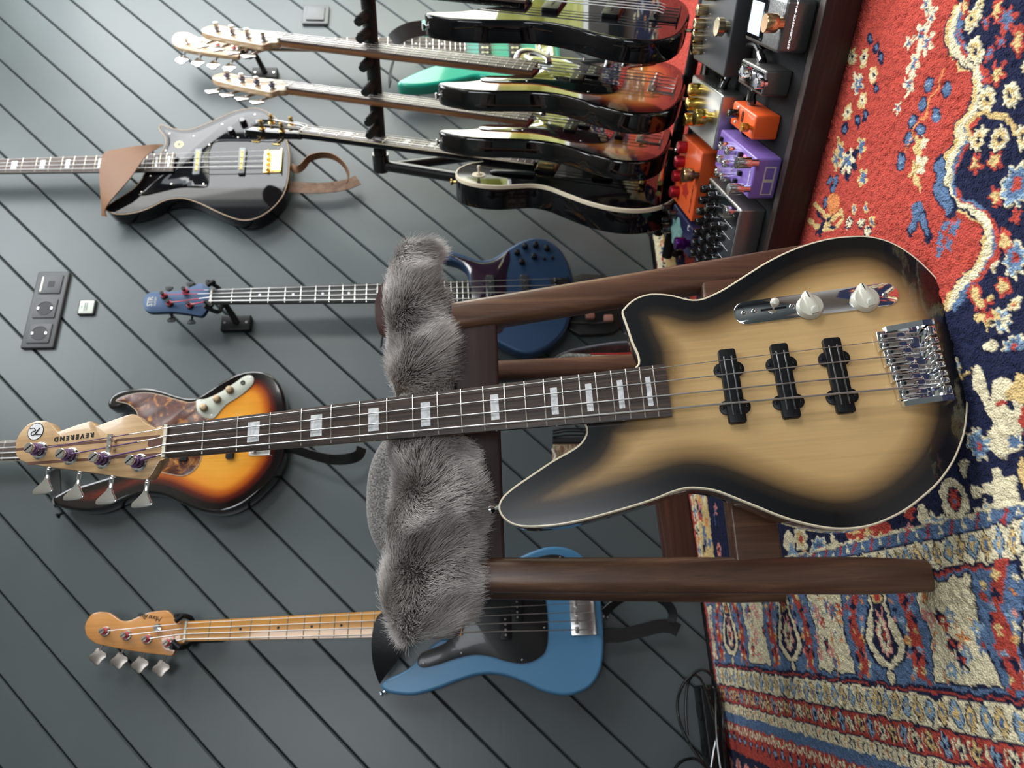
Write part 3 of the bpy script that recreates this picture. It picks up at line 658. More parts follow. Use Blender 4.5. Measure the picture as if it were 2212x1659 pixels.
# ------------------------------------------------------------------ basses and guitars
# every instrument is modelled in its own frame: x to the right, s down the neck from the nut, z out of the face
class Frame:
    def __init__(f, P0, ex, es, ez, s0, scale=1.):
        f.P0, f.ex, f.es, f.ez, f.s0, f.k = map(lambda v: np.array(v, float) if hasattr(v, '__len__') else v, (P0, ex, es, ez, s0, scale))
    def root(f, name, **k):
        f.o = empty(name, f.P0+f.es*f.s0*f.k, np.array([f.ex, -f.es, f.ez]), f.k, **k); return f.o
    def xf(f, p): return (p[0], f.s0-p[1], p[2])
    def L(f, pts, z=0.):
        """picture points -> (x, s) on the instrument's plane at height z"""
        out = []
        for x, y in pts:
            q = on_plane(x, y, f.P0+f.ez*z*f.k, f.ez)-f.P0; out.append((q@f.ex/f.k, q@f.es/f.k))
        return np.array(out)
    def W(f, x, s, z): return f.P0+(f.ex*x+f.es*s+f.ez*z)*f.k
    def mb(f): return MB(f.xf)
def frame_from(P0, P1, ez, s0, L=.864):
    es = P1-P0; l = np.linalg.norm(es); es = es/l
    ez = ez-es*(ez@es); ez /= np.linalg.norm(ez); ex = np.cross(-es, ez)
    return Frame(P0, ex, es, ez, s0, l/L)
def body(fr, par, out, zf, th, m, r=.006, grid=.012, name='body', step=.005, zback=None, label=None):
    P = resample(catmull(out, 6), step)
    b = fr.mb(); P1 = inset(P, r)
    lo, hi = P.min(0), P.max(0)
    xs = np.arange(lo[0], hi[0], grid); ys = np.arange(lo[1], hi[1], grid*.866); G = []
    for j, y in enumerate(ys): G += [(x+(j % 2)*grid/2, y) for x in xs]
    G = np.array(G); G = G[inside(G, P1)]; G = G[distpoly(G, P1) > grid*.45]
    n = len(P1)
    res = delaunay_2d_cdt([Vector(p) for p in P1]+[Vector(p) for p in G], [(i, (i+1) % n) for i in range(n)], [], 1, 1e-6)
    vs = np.array([v[:] for v in res[0]]); ed = distpoly(vs, P)
    b.add([(v[0], v[1], zf) for v in vs], [list(f_) for f_ in res[2]]); eds = list(ed*10)
    seg = 5; rings = []
    for k in range(seg+1):
        t = math.pi/2*k/seg; rings.append((r*(1-math.sin(math.pi/2-t+0)), zf-r+r*math.cos(t))) if False else rings.append((r*(1-math.sin(t)), zf-r*(1-math.cos(t))))
    zb = zf-th; rb = min(r, th*.3)
    rings += [(rb*(1-math.cos(math.pi/2*k/3)), zb+rb-rb*math.sin(math.pi/2*k/3)) for k in range(4)]
    R = []
    for d, z in rings:
        Q = inset(P, d); R.append([(q[0], q[1], z) for q in Q])
    o0 = len(b.v); allv = [p for rr in R for p in rr]; fs = []
    for k in range(len(R)-1):
        for i in range(n): j = (i+1) % n; fs.append([k*n+i, k*n+j, (k+1)*n+j, (k+1)*n+i])
    fs.append([(len(R)-1)*n+i for i in range(n)])
    b.add(allv, fs)
    for d, z in rings: eds += [min(d*10, .06)]*n
    b.ed = eds
    return b.build(name, m, par, label, angle=40)
def lerp(a, b, t): return a+(b-a)*t
def fretpos(k, L=.864): return L*(1-2**(-k/12))
def loft(b, secs):
    n = len(secs[0]); vs = [p for s_ in secs for p in s_]
    fs = [list(range(n))[::-1], [(len(secs)-1)*n+i for i in range(n)]]
    for k in range(len(secs)-1):
        for i in range(n): j = (i+1) % n; fs.append([k*n+i, k*n+j, (k+1)*n+j, (k+1)*n+i])
    return b.add(vs, fs)
def neck(fr, par, L, w0, w1, send, nf, board, neckm, inlays=None, inlay_m=PEARL, sheel=.56, thick=.021, binding=None, fret_m=STEEL, rad=.0007, s_from=0.):
    """w0 width at the nut, w1 width at the board's end"""
    w = lambda s: lerp(w0, w1, s/send)
    b = fr.mb(); secs = []
    for s in np.linspace(s_from, send, 12):
        h = w(s)/2
        secs.append([(-h, s, -.0055), (-h, s, -.0011), (-h*.8, s, -rad*.55), (-h*.35, s, 0), (h*.35, s, 0), (h*.8, s, -rad*.55), (h, s, -.0011), (h, s, -.0055)])
    fb = loft(b, secs).build('fingerboard', board, par)
    b = fr.mb(); secs = []
    for s in np.linspace(max(s_from, -.004), sheel, 12):
        h = w(max(s, 0))/2-.0003; tt = thick-.0055
        secs.append([(h*math.cos(t), s, -.0055-tt*abs(math.sin(t))**.8) for t in np.linspace(0, math.pi, 12)])
    loft(b, secs).build('neck', neckm, par)
    if binding:
        for sx in (-1, 1):
            fr.mb().tube([(sx*w(s)/2, s, -.0030) for s in np.linspace(s_from, send, 8)], .0013, 6).build('binding', binding, fb)
    for k in range(1, nf+1):
        s = fretpos(k, L)
        if s > send-.001 or s < s_from+.002: continue
        h = w(s)/2-.0004
        b = fr.mb(); secs = []
        for x, zz in ((-h, -.0012), (-h*.8, -rad*.6), (0, 0), (h*.8, -rad*.6), (h, -.0012)):
            secs.append([(x, s-.0012, zz), (x, s-.0009, zz+.0007), (x, s, zz+.0011), (x, s+.0009, zz+.0007), (x, s+.0012, zz)])
        loft(b, secs).build('fret', fret_m, fb)
    for k, kind in (inlays or {}).items():
        sa, sb = fretpos(k-1, L), fretpos(k, L); sc = (sa+sb)/2
        if sb < s_from: continue
        if kind == 'block':
            ln = min((sb-sa)*.38, .0155); h = w(sc)*.28; b = fr.mb()
            b.add([(x, s_, z_) for x in (-h, h) for s_ in (sc-ln/2, sc+ln/2) for z_ in (-.001, .00025)], [[0, 1, 3, 2], [4, 6, 7, 5], [0, 4, 5, 1], [2, 3, 7, 6], [0, 2, 6, 4], [1, 5, 7, 3]])
            b.build('inlay_block', inlay_m, fb)
        else:
            for dx in ((-.012, .012) if k == 12 else (0,)): fr.mb().cyl((dx, sc, -.001), (dx, sc, .0002), .0032, 12).build('inlay_dot', inlay_m, fb)
    if s_from == 0:
        h = w0/2; fr.mb().add([(x, s_, z_) for x in (-h, h) for s_ in (-.0045, .0) for z_ in (-.006, .0022)], [[0, 1, 3, 2], [4, 6, 7, 5], [0, 4, 5, 1], [2, 3, 7, 6], [0, 2, 6, 4], [1, 5, 7, 3]]).build('nut', mat('bone_nut', (.75, .7, .58), .4), par)
    return fb
def head(fr, par, P, m, zt=-.004, th=.014, r=.0022, z2=None):
    P = resample(catmull(P, 5), .0035)
    return fr.mb().prism(P, zt-th, zt, r).build('headstock', m, par)
def clover(r):
    return [(r*(1+.16*math.cos(4*t+.4))*math.cos(t)*.95, r*(1+.16*math.cos(4*t+.4))*math.sin(t)) for t in np.linspace(0, 2*math.pi, 28)[:-1]]
def tuner(fr, par, x, s, zh, side, style='clover', metal=NICKEL, wrap=None, reach=.03, wrapz=.012, skew=0., r=.0065, tilt=0.):
    t = fr.mb()
    o = t.lathe((x, s, zh), (0, 0, 1), [(r*1.75, 0), (r*1.75, .001), (r*1.5, .0028), (r*1.35, .003), (r, .0032), (r, .006), (r*.8, .009), (r*.75, .013), (r, .0165), (r, .019), (r*.92, .0196)], 24).build('tuning_machine', metal, par)
    fr.mb().add([(x+dx*math.cos(.9)-dy*math.sin(.9), s+dx*math.sin(.9)+dy*math.cos(.9), zh+z) for dx in (-r*.9, r*.9) for dy in (-.0009, .0009) for z in (.017, .01975)], [[0, 1, 3, 2], [4, 6, 7, 5], [0, 4, 5, 1], [2, 3, 7, 6], [0, 2, 6, 4], [1, 5, 7, 3]]).build('string_slot', BLACKM, o)
    if wrap:
        pts = [(x+(r*1.02)*math.cos(a), s+(r*1.02)*math.sin(a), zh+.0045+.0009*a) for a in np.linspace(0, 9.0, 50)]
        fr.mb().tube(pts, .0014, 6).build('string_winding', wrap, o)
    ex = x+side*(reach); zk = zh-.019; sk_ = -.014 if style == 'clover' else 0.
    fr.mb().tube([(x, s, zk), (ex-side*.004, s+skew*.4+sk_*.8, zk), (ex+side*.004, s+skew*.6+sk_, zk)], [.0028, .0028, .0022], 8).build('tuner_shaft', metal, o)
    b = fr.mb()
    if style == 'clover':
        P = np.array(clover(.0165)); P[:, 0] += ex+side*.0165; P[:, 1] += s+skew-.016; zk_ = 0; b.prism(P, zk-.0018, zk+.0018, .0014, 2)
    elif style == 'fin':
        P = np.array([(0, -.0022), (.006, -.005), (.0125, -.0115), (.0175, -.0175), (.0205, -.0185), (.0240, -.0172), (.0248, -.008), (.0246, .004), (.0225, .0095), (.0190, .0098), (.013, .0062), (.006, .0028), (0, .0022)])
        P = catmull(P, 3); P[:, 0] = ex+side*P[:, 0]; P[:, 1] += s+skew; b.prism(P, zk-.0014, zk+.0016, .0011, 2)
    else:
        P = np.array([(0, -.003), (.006, -.009), (.012, -.0095), (.014, 0), (.012, .0095), (.006, .009), (0, .003)]); P = catmull(P, 3); P[:, 0] = ex+side*P[:, 0]; P[:, 1] += s+skew; b.prism(P, zk-.0016, zk+.0016, .0012, 2)
    b.build('tuner_button', metal, o)
    return o
def strings(fr, par, tops, xb, sb, zb, w0s, posts, zh, r0=(.00115, .0009, .0007, .0005), m=STRING, silk=None, znut=.0024, extra=None):
    """strings from the tuning posts over the nut to the bridge"""
    n = len(xb)
    for i in range(n):
        r = r0[i] if i < len(r0) else .0004
        xn = lerp(-w0s, w0s, i/(n-1))
        if extra: extra(i)
        pts = []
        s_hi = tops
        if posts is not None:
            px_, ps_ = posts[i]; pts = [(px_, ps_, zh+.009)]
            pts.append((lerp(px_, xn, .9), lerp(ps_, -.002, .9), zh+.0095 if zh > -.02 else -.0005))
        if tops == 0: pts.append((xn, -.002, znut)); x0, s_0 = xn, 0.
        else: x0 = lerp(xn, xb[i], tops/sb); pts.append((x0, tops, lerp(znut, zb, tops/sb)))
        pts += [(xb[i], sb, zb), (xb[i], sb+.012, zb-.003)]
        o = fr.mb().tube(pts, r, 8).build('string', m, par)
        if silk and posts is not None:
            px_, ps_ = posts[i]
            e = .72 if abs(ps_) > .03 else .45
            fr.mb().tube([(px_, ps_+.004, zh+.009), (lerp(px_, xn, .5), lerp(ps_, -.002, .5)*1, (zh+.0093)), (lerp(px_, xn, e), lerp(ps_, -.002, e), zh+.0095)], r*1.25, 8).build('silk_winding', silk, o)
def rrect(w, h, r, cx=0, cy=0, n=5):
    P = []
    for sx, sy, a0 in ((1, 1, 0), (-1, 1, 90), (-1, -1, 180), (1, -1, 270)):
        for k in range(n): t = math.radians(a0+90*k/(n-1)); P.append((cx+sx*(w/2-r)+r*math.cos(t), cy+sy*(h/2-r)+r*math.sin(t)))
    return P
def screw(fr, par, x, s, z, r=.0024, m=NICKEL):
    o = fr.mb().lathe((x, s, z-.001), (0, 0, 1), [(r, 0), (r, .001), (r*.8, .0017), (r*.3, .0020), (r*.28, .0012), (0, .0012)], 14).build('screw', m, par)
    return o
def knob(fr, par, x, s, z, r=.009, h=.014, m=BLACKM, name='knob', tick=None):
    o = fr.mb().lathe((x, s, z), (0, 0, 1), [(r, 0), (r, h*.15), (r*.93, h*.75), (r*.85, h*.93), (r*.7, h), (0, h)], 26).build(name, m, par)
    if tick: fr.mb().box((x-.0006, s-r*.8, z+h), (x+.0006, s, z+h+.0005)).build('pointer', tick, o)
    return o
def plate(fr, par, P, z, th, m, name='pickguard', edge=None, smooth=5, scr=(), sm=NICKEL):
    P = resample(catmull(P, smooth), .004)
    o = fr.mb().prism(P, z, z+th, min(.0008, th*.45), 2).build(name, m, par)
    if edge: fr.mb().tube(np.vstack([np.c_[P, np.full(len(P), z+th*.55)], [[P[0][0], P[0][1], z+th*.55]]]), .0009, 6).build('pickguard_edge', edge, o)
    for x, s in scr: screw(fr, o, x, s, z+th, .0022, sm)
    return o
def pickup(fr, par, x, s, w, h, z0, z1, m=BLACKM, poles=4, twin=False, r=.003, pm=NICKEL, spread=None, name='pickup'):
    o = fr.mb().prism(rrect(w, h, r, x, s), z0, z1, .0012, 2).build(name, m, par)
    sp = spread or w*.8
    for i in range(poles):
        for d in ((-.0045, .0045) if twin else (0,)):
            px_ = x-sp/2+sp*(i+.5)/poles+(d if twin else 0); fr.mb().cyl((px_, s, z1-.0005), (px_, s, z1+.0008), .0024, 12).build('pole_piece', pm, o)
    return o
def bridge_simple(fr, par, x, s, w, ln, z, m=CHROME, n=4, sad=None):
    """bent-plate bridge: plate, back wall and one saddle to a string"""
    o = fr.mb().prism(rrect(w, ln, .003, x, s+ln*.5-.012), z, z+.0022, .0006, 2).build('bridge', m, par)
    fr.mb().box((x-w/2, s+ln-.0145, z), (x+w/2, s+ln-.0122, z+.011)).build('bridge_wall', m, o)
    for i in range(n):
        cx = x-w*.36+w*.72*i/(n-1)
        fr.mb().tube([(cx-w*.085, s, z+.0085), (cx, s, z+.0078), (cx+w*.085, s, z+.0085)], .0042, 10).build('saddle', sad or m, o)
        fr.mb().tube([(cx, s, z+.008), (cx, s+ln-.013, z+.007)], .0011, 6).build('saddle_screw', m, o)
    return o
def strap_button(fr, par, p, d, m=CHROME):
    return fr.mb().lathe(p, d, [(.004, 0), (.0035, .004), (.003, .008), (.0068, .0125), (.0068, .0145), (0, .0145)], 16).build('strap_button', m, par)
FENDERHEAD_PX = [(402.6, 1342.5), (385, 1341), (367, 1323.5), (358.5, 1318.4), (340, 1320), (319.5, 1323.5), (299, 1332), (279, 1340.4), (262, 1340.4), (248, 1332), (234.8, 1323.5), (214.4, 1321.8), (197.5, 1326.8), (185.6, 1343.8), (183, 1357.4), (187.3, 1374.3), (200.9, 1386.2), (217.8, 1393), (285.6, 1406.5), (353.5, 1415), (370.4, 1416.7), (375.5, 1411.6), (384, 1394.7), (401, 1384.5)]

# ---------- instrument 1: the natural-burst bass leaning on the chair
ez_ = np.array([.30047806, -.92929419, .2147679]); ex_ = np.array([.94996391, .31173271, .01977984]); es_ = np.array([.08533147, -.19807835, -.9764648])
fr = Frame(np.array([-.06261565, .92026104, .91286981-.0005]), ex_, es_, ez_, .945)
rt = fr.root('bass_guitar', label='natural wood bass with black burst edges, leaning against the chair in front', cat='bass guitar')
ZF = -.0125
OUT = [(1370, 797), (1379, 785), (1376, 765), (1365, 741), (1353.6, 707), (1343, 676), (1346, 668), (1360, 653), (1377, 642), (1401, 634.6), (1428, 634), (1455, 637.5), (1488, 645.8), (1512, 645.8), (1532, 639), (1566, 622), (1613.6, 591.6), (1657.7, 564.4), (1712, 538), (1762.8, 521), (1807, 511.9), (1857.8, 508.5), (1891.7, 511.9), (1929, 523.7), (1966, 545.8), (2000, 574.6), (2030.7, 608.5), (2056, 654), (2074.8, 710), (2086.7, 757.7), (2092, 815), (2091.8, 873), (2087, 924), (2076.9, 959.7), (2059.5, 999.5), (2029.6, 1041.7), (1994.8, 1074), (1955, 1103.9), (1905, 1128.7), (1865.5, 1140), (1825.7, 1144), (1786, 1142), (1736, 1132), (1686.5, 1117), (1636.8, 1097), (1587, 1077), (1547.3, 1062), (1512.5, 1056), (1482.6, 1056), (1452.8, 1064), (1418, 1078), (1368.3, 1094.4), (1298.6, 1114.3), (1239, 1129), (1189, 1136.7), (1139.5, 1139), (1109.7, 1134), (1089.8, 1122), (1078.3, 1105.4), (1077.4, 1089), (1087.3, 1071.6), (1109.7, 1051.7), (1149.5, 1024.3), (1194, 994.5), (1234, 972), (1253.9, 957), (1264.8, 939.8), (1266.8, 927), (1262.8, 914), (1275, 900), (1340, 850)]
LO = fr.L(OUT, ZF)
NATB = burst('natural_black_burst', [(0, (.003, .003, .004)), (.15, (.003, .003, .004)), (.27, (.035, .022, .012)), (.42, (.33, .20, .08)), (.58, (.60, .39, .17)), (1, (.68, .45, .205))], .07, .2)
bo = body(fr, rt, LO, ZF, .043, NATB, r=.0022, grid=.0055, step=.004)
Pn = resample(catmull(LO, 6), .004); Pi = inset(Pn, .0021)
b = fr.mb(); n = len(Pn)
vs = [(p[0], p[1], ZF-.0055) for p in inset(Pn, -.0003)]+[(p[0], p[1], ZF-.0012) for p in inset(Pn, -.0003)]+[(p[0], p[1], ZF+.0003) for p in inset(Pn, .0008)]+[(p[0], p[1], ZF+.0003) for p in Pi]+[(p[0], p[1], ZF-.0075) for p in Pi]
fs = [[k*n+i, k*n+(i+1) % n, ((k+1) % 5)*n+(i+1) % n, ((k+1) % 5)*n+i] for k in range(5) for i in range(n)]
b.add(vs, fs).build('binding', mat('ivory_binding', (.8, .7, .52), .25, coat=.6), bo, 'thin ivory binding round the body edge')
inl = {k: 'block' for k in (3, 5, 7, 9, 12, 15, 17, 19, 21)}
fe_ = fr.L([(1445, 845)], 0)[0][1]
neck(fr, rt, .864, .042, .0625, fe_, 21, ROSE, MAPLE, inl, sheel=.59, thick=.024)
ZH = -.010
HP = [(20+x/6.144, 890+y/6.144) for x, y in [(2062, 205), (1960, 207), (1890, 190), (1800, 140), (1740, 85), (1680, 38), (1600, 30), (1400, 95), (1210, 165), (1150, 185), (1110, 150), (1075, 120), (1060, 122), (900, 170), (690, 245), (650, 262), (625, 255), (600, 222), (540, 150), (480, 120), (410, 112), (340, 125), (250, 160), (170, 235), (110, 330), (82, 430), (80, 530), (110, 600), (170, 650), (240, 675), (400, 710), (800, 765), (1200, 820), (1500, 865), (1700, 885), (1800, 890), (1850, 875), (1900, 810), (1950, 720), (2000, 640), (2035, 602)]]
hd = fr.mb().prism(resample(catmull(fr.L(HP, ZH), 3), .0025), ZH-.015, ZH, .0012, 2).build('headstock', MAPLE, rt)
neckseg = fr.mb(); loft(neckseg, [[(h_*math.cos(t), s_, z_-d_*abs(math.sin(t))) for t in np.linspace(0, math.pi, 10)] for s_, h_, z_, d_ in ((.0, .0205, -.0055, .018), (-.006, .0208, -.008, .018), (-.016, .023, -.0105, .015), (-.024, .024, -.0105, .013))]).build('headstock_throat', MAPLE, rt)
for yy in ((82, 500, 2000, 322, .0022), (240, 685, 2010, 560, .0024)):
    x0, y0_, x1, y1_, w_ = yy; A, B = fr.L([(20+x0/6.144, 890+y0_/6.144), (20+x1/6.144, 890+y1_/6.144)], ZH)
    d = (B-A)/np.linalg.norm(B-A); q = np.array([-d[1], d[0]])*w_*.8
    fr.mb().prism([A+q, B+q, B-q, A-q], ZH-.001, ZH+.00015).build('walnut_strip', WALNUT, hd)
c_ = fr.L([(20+352/6.144, 890+260/6.144)], ZH)[0]
lg = fr.mb().lathe((c_[0], c_[1], ZH), (0, 0, 1), [(.0118, 0), (.0118, .0003), (0, .0003)], 40).build('logo_ring', BLACKM, hd, 'round white logo with a black script letter')
fr.mb().lathe((c_[0], c_[1], ZH+.0002), (0, 0, 1), [(.0109, 0), (.0109, .0003), (0, .0003)], 40).build('logo_disc', mat('logo_white', (.8, .8, .8), .4), lg)
up = lambda x, s, z: Vector((x, fr.s0-s, z))
ink = mat('black_ink', (.006, .006, .008), .4)
# the letter: drawn as three pen strokes, reading up the head
b_ = fr.mb()
for st_ in ([(275, 222), (322, 214), (345, 232), (352, 250)], [(352, 250), (312, 262), (288, 290), (300, 308), (328, 304), (372, 250), (412, 208)], [(412, 208), (372, 262), (346, 296), (372, 300), (436, 296)]):
    Q_ = catmull(fr.L([(20+x/6.144, 890+y/6.144) for x, y in st_], ZH+.0005), 6, False); b_.tube([(q[0], q[1], ZH+.0006) for q in Q_], .0006, 6)
b_.build('logo_letter', ink, lg)
tc_ = fr.L([(160, 944)], ZH)[0]
text('logo_text', 'REVEREND', ink, hd, up(tc_[0], tc_[1], ZH+.0003), math.pi/2+.02, .0085, .0002, 0, 1.55, .0004)
PU = mat('purple_silk', (.13, .06, .16), .7)
PPX = [(292, 997), (214, 991), (143, 983), (76, 971)]   # E A D G posts, nearest the nut first
posts = fr.L(PPX, ZH+.008)
for i, (x, s) in enumerate(posts): tuner(fr, rt, x, s, ZH, -1, 'fin', CHROME, PU, reach=.029, r=.0066)
BX = fr.L([(1400+1590/2.949, 500+1002/2.949), (1400+1578/2.949, 500+902/2.949), (1400+1550/2.949, 500+797/2.949), (1400+1535/2.949, 500+695/2.949)], .002)
strings(fr, rt, 0, [p[0] for p in BX], .8655, .0035, .0165, posts, ZH, silk=PU, r0=(.00125, .00095, .00075, .00052))
tr_ = fr.L([(248, 961)], ZH)[0]
rtn = fr.mb().add([(tr_[0]+x, tr_[1]+y, ZH+z) for x in (-.0115, .0115) for y in (-.003, .003) for z in (.0085, .0115)], [[0, 1, 3, 2], [4, 6, 7, 5], [0, 4, 5, 1], [2, 3, 7, 6], [0, 2, 6, 4], [1, 5, 7, 3]]).build('string_retainer', NICKEL, rt)
for dx in (-.0055, .0055): fr.mb().cyl((tr_[0]+dx, tr_[1], ZH), (tr_[0]+dx, tr_[1], ZH+.0125), .0022, 12).build('screw', CHROME, rtn)
# truss rod pocket
tp_ = fr.L([(20+1935/6.144, 890+410/6.144)], ZH)[0]
fr.mb().prism(np.array(rrect(.011, .028, .005, tp_[0], tp_[1]+.004)), ZH-.004, ZH+.0003).build('truss_rod_pocket', WALNUT, hd)
# pickups
for (px_, py_) in ((1582, 831.5), (1697, 820), (1813, 808)):
    x, s = fr.L([(px_, py_)], -.004)[0]
    o = fr.mb().prism(rrect(.0885, .0195, .003, x, s), ZF, -.0045, .0012, 3).build('pickup', BLACKM, rt)
    for ey in (-1, 1):
        for ex2 in (-.0245, .0205):
            e_ = fr.mb().prism([(x+ex2+.0085*math.cos(t), s+ey*.0095+ey*.0078*math.sin(t)) for t in np.linspace(0, 2*math.pi, 18)[:-1]], ZF, ZF+.0035, .0008, 2).build('pickup_ear', BLACKM, o)
            screw(fr, o, x+ex2, s+ey*.0135, ZF+.0035, .0022, BLACKS)
    for ds in (-.004, .0045): fr.mb().tube([(x-.035, s+ds, -.0043), (x+.035, s+ds, -.0043)], .0009, 6).build('blade_pole', CHROME, o)
    fr.mb().box((x-.044, s-.0004, -.0046), (x+.044, s+.0004, -.0042)).build('pickup_seam', mat('seam_black', (.001, .001, .001), .8), o)
# control plate
c0, c1 = fr.L([(1598+14, 676), (1926-14, 636)], ZF+.001); w_ = .0145
d = (c1-c0)/np.linalg.norm(c1-c0); q = np.array([-d[1], d[0]])
P = [c0-d*.0+(q*math.cos(t)-d*math.sin(t))*w_ for t in np.linspace(0, math.pi, 14)]+[c1+(-q*math.cos(t)+d*math.sin(t))*w_ for t in np.linspace(0, math.pi, 14)]
cpz = fr.mb().prism(P, ZF, ZF+.0018, .0006, 2).build('control_plate', CHROME, rt, 'mirror chrome control plate')
for px_, py_ in ((1607, 676.5), (1629.5, 672.5), (1711.5, 662), (1912.5, 638)):
    x, s = fr.L([(px_, py_)], ZF+.002)[0]; screw(fr, cpz, x, s, ZF+.0018, .0034, CHROME)
x, s = fr.L([(1671, 667)], ZF+.002)[0]
fr.mb().prism([(x+a_*d[0]*.0145+b_*q[0]*.0014, s+a_*d[1]*.0145+b_*q[1]*.0014) for a_, b_ in ((-1, -1), (1, -1), (1, 1), (-1, 1))], ZF+.0015, ZF+.0020).build('switch_slot', BLACKM, cpz)
o = fr.mb().lathe((x, s, ZF+.002), (.18, -.05, 1), [(.0012, 0), (.0012, .008), (.0042, .0095), (.0052, .013), (.0045, .0165), (.002, .0182), (0, .0184)], 18).build('switch_tip', WHITEK, cpz)
for px_, py_ in ((1751, 661), (1871, 645)):
    x, s = fr.L([(px_, py_)], ZF+.006)[0]
    o = fr.mb().lathe((x, s, ZF+.0018), (0, 0, 1), [(.0152, 0), (.0152, .0015), (.0142, .0035), (.0138, .006), (.0128, .0075), (0, .0078)], 36).build('knob', WHITEK, cpz)
    ca, sa = math.cos(1.34), math.sin(1.34)     # pointer ridge
    K = [(-.0055, -.0125), (-.0015, -.0185), (.0015, -.0185), (.0055, -.0125), (.0062, .006), (.0045, .0125), (-.0045, .0125), (-.0062, .006)]
    K = [(x+k_[0]*ca-k_[1]*sa, s+k_[0]*sa+k_[1]*ca) for k_ in K]
    b = fr.mb(); nK = len(K); ctr = np.mean(K, 0)
    vs = [(k_[0], k_[1], ZF+.003) for k_ in K]+[(k_[0]*.92+ctr[0]*.08, k_[1]*.92+ctr[1]*.08, ZF+.0125) for k_ in K]+[(k_[0]*.55+ctr[0]*.45, k_[1]*.82+ctr[1]*.18, ZF+.0145) for k_ in K]
    fs = [list(range(nK))[::-1], [2*nK+i for i in range(nK)]]+[[r_*nK+i, r_*nK+(i+1) % nK, (r_+1)*nK+(i+1) % nK, (r_+1)*nK+i] for r_ in (0, 1) for i in range(nK)]
    b.add(vs, fs).build('knob_pointer', WHITEK, o, angle=50)
    tip = np.array([x+.0160*sa, s-.0160*ca]); tip0 = np.array([x+.008*sa, s-.008*ca]); tq = np.array([ca, sa])*.0004
    fr.mb().prism([tip+tq, tip-tq, tip0-tq, tip0+tq], ZF+.0135, ZF+.0150).build('indicator_line', ink, o)
# bridge
CB = fr.L([(1911, 705), (1945, 881), (2036, 870), (2025, 697)], ZF+.003)
xb0, xb1 = (CB[1][0]+CB[2][0])/2, (CB[0][0]+CB[3][0])/2; sb0, sb1 = (CB[0][1]+CB[1][1])/2, (CB[2][1]+CB[3][1])/2
bg_ = fr.mb().box((xb0, sb0, ZF), (xb1, sb1, ZF+.002), .002).build('bridge', CHROME, rt, 'mirror chrome bass bridge')
def wedge(x0, x1): 
    return fr.mb().add([(x, s, z) for x in (x0, x1) for s, z in ((sb0+.0, ZF+.001), (sb0+.002, ZF+.006), (sb1-.012, ZF+.0145), (sb1, ZF+.0145), (sb1, ZF+.001))], [[0, 1, 2, 3, 4], [9, 8, 7, 6, 5]]+[[i, (i+1) % 5, 5+(i+1) % 5, 5+i] for i in range(5)])
wedge(xb0, xb0+.0065).build('bridge_side', CHROME, bg_, smooth=False); wedge(xb1-.0065, xb1).build('bridge_side', CHROME, bg_, smooth=False)
SX = [p[0] for p in BX]
xm = [xb0+.0065]+[(SX[i]+SX[i+1])/2 for i in range(3)]+[xb1-.0065]
for i in range(4):
    a_, b_ = xm[i], xm[i+1]; cx = SX[i]
    if i < 4:
        for (u0, u1) in ((a_ if i == 0 else a_+.0012, cx-.0016), (cx+.0016, b_-.0012)):
            if u1-u0 > .002: fr.mb().box((u0, sb1-.0085, ZF+.001), (u1, sb1, ZF+.0145), .001).build('bridge_back', CHROME, bg_)
    st = .8655+.0028*(i-1.5)*-1
    sd = fr.mb().box((a_+.0007, st-.006, ZF+.003), (b_-.0007, st+.004, ZF+.0125), .0012).build('saddle', CHROME, bg_)
    for u in (-1, 1):
        fr.mb().box((cx+u*.0052-.0031, st-.003, ZF+.008), (cx+u*.0052+.0031, st+.0225, ZF+.0152), .001).build('saddle_block', CHROME, sd)
        fr.mb().cyl((cx+u*.0052, st+.0015, ZF+.0145), (cx+u*.0052, st+.0015, ZF+.01545), .0018, 12).build('grub_screw', BLACKS, sd)
    pts = [(cx+.0052+.0026*math.cos(t), st+.0225+t*.00022, ZF+.0105+.0026*math.sin(t)) for t in np.linspace(0, 2*math.pi*11, 130)]
    fr.mb().tube(pts, .0004, 5).build('spring', NICKEL, sd)
    screw(fr, bg_, cx-.0052, st+.026, ZF+.004, .0032, CHROME)
# strap buttons and strap lock
x, s = fr.L([(1078, 1097)], ZF-.02)[0]
strap_button(fr, rt, (x+.002, s+.003, ZF-.02), (-.25, -1, 0)); strap_button(fr, rt, (0.0, .945, ZF-.02), (0, 1, 0))
# screws of the jack side (hidden) -- side dots on the edge of the fingerboard
for k in (3, 5, 7, 9, 12, 15, 17, 19):
    sc = (fretpos(k-1)+fretpos(k))/2; h = lerp(.042, .0625, sc/fe_)/2
    fr.mb().cyl((-h-.0002, sc, -.0032), (-h+.001, sc, -.0032), .0011, 8).build('side_dot', PEARL, rt)

# ---------- the other basses
P_LEFT = [(-31, 585), (-35, 560), (-48, 535), (-68, 512), (-90, 490), (-105, 462), (-113, 440), (-122, 426), (-132, 425), (-142, 440), (-148, 470), (-149, 500), (-140, 545), (-126, 590), (-116, 630), (-114, 665), (-120, 700), (-135, 740), (-152, 775), (-163, 815), (-162, 850), (-148, 885), (-120, 908), (-80, 920), (-20, 925), (40, 924), (95, 914), (130, 896), (152, 868), (161, 835), (160, 800), (148, 760), (130, 720), (116, 685), (111, 650), (115, 610), (122, 580), (124, 555), (116, 538), (100, 530), (80, 535), (62, 548), (48, 566), (38, 585), (33, 600)]
P_OUT = np.array(P_LEFT)/1000.
SUNB = burst('sunburst_lacquer', [(0, (.004, .003, .003)), (.2, (.006, .003, .003)), (.33, (.10, .012, .006)), (.47, (.45, .10, .012)), (.62, (.72, .27, .03)), (1, (.78, .36, .05))], .05, .1)
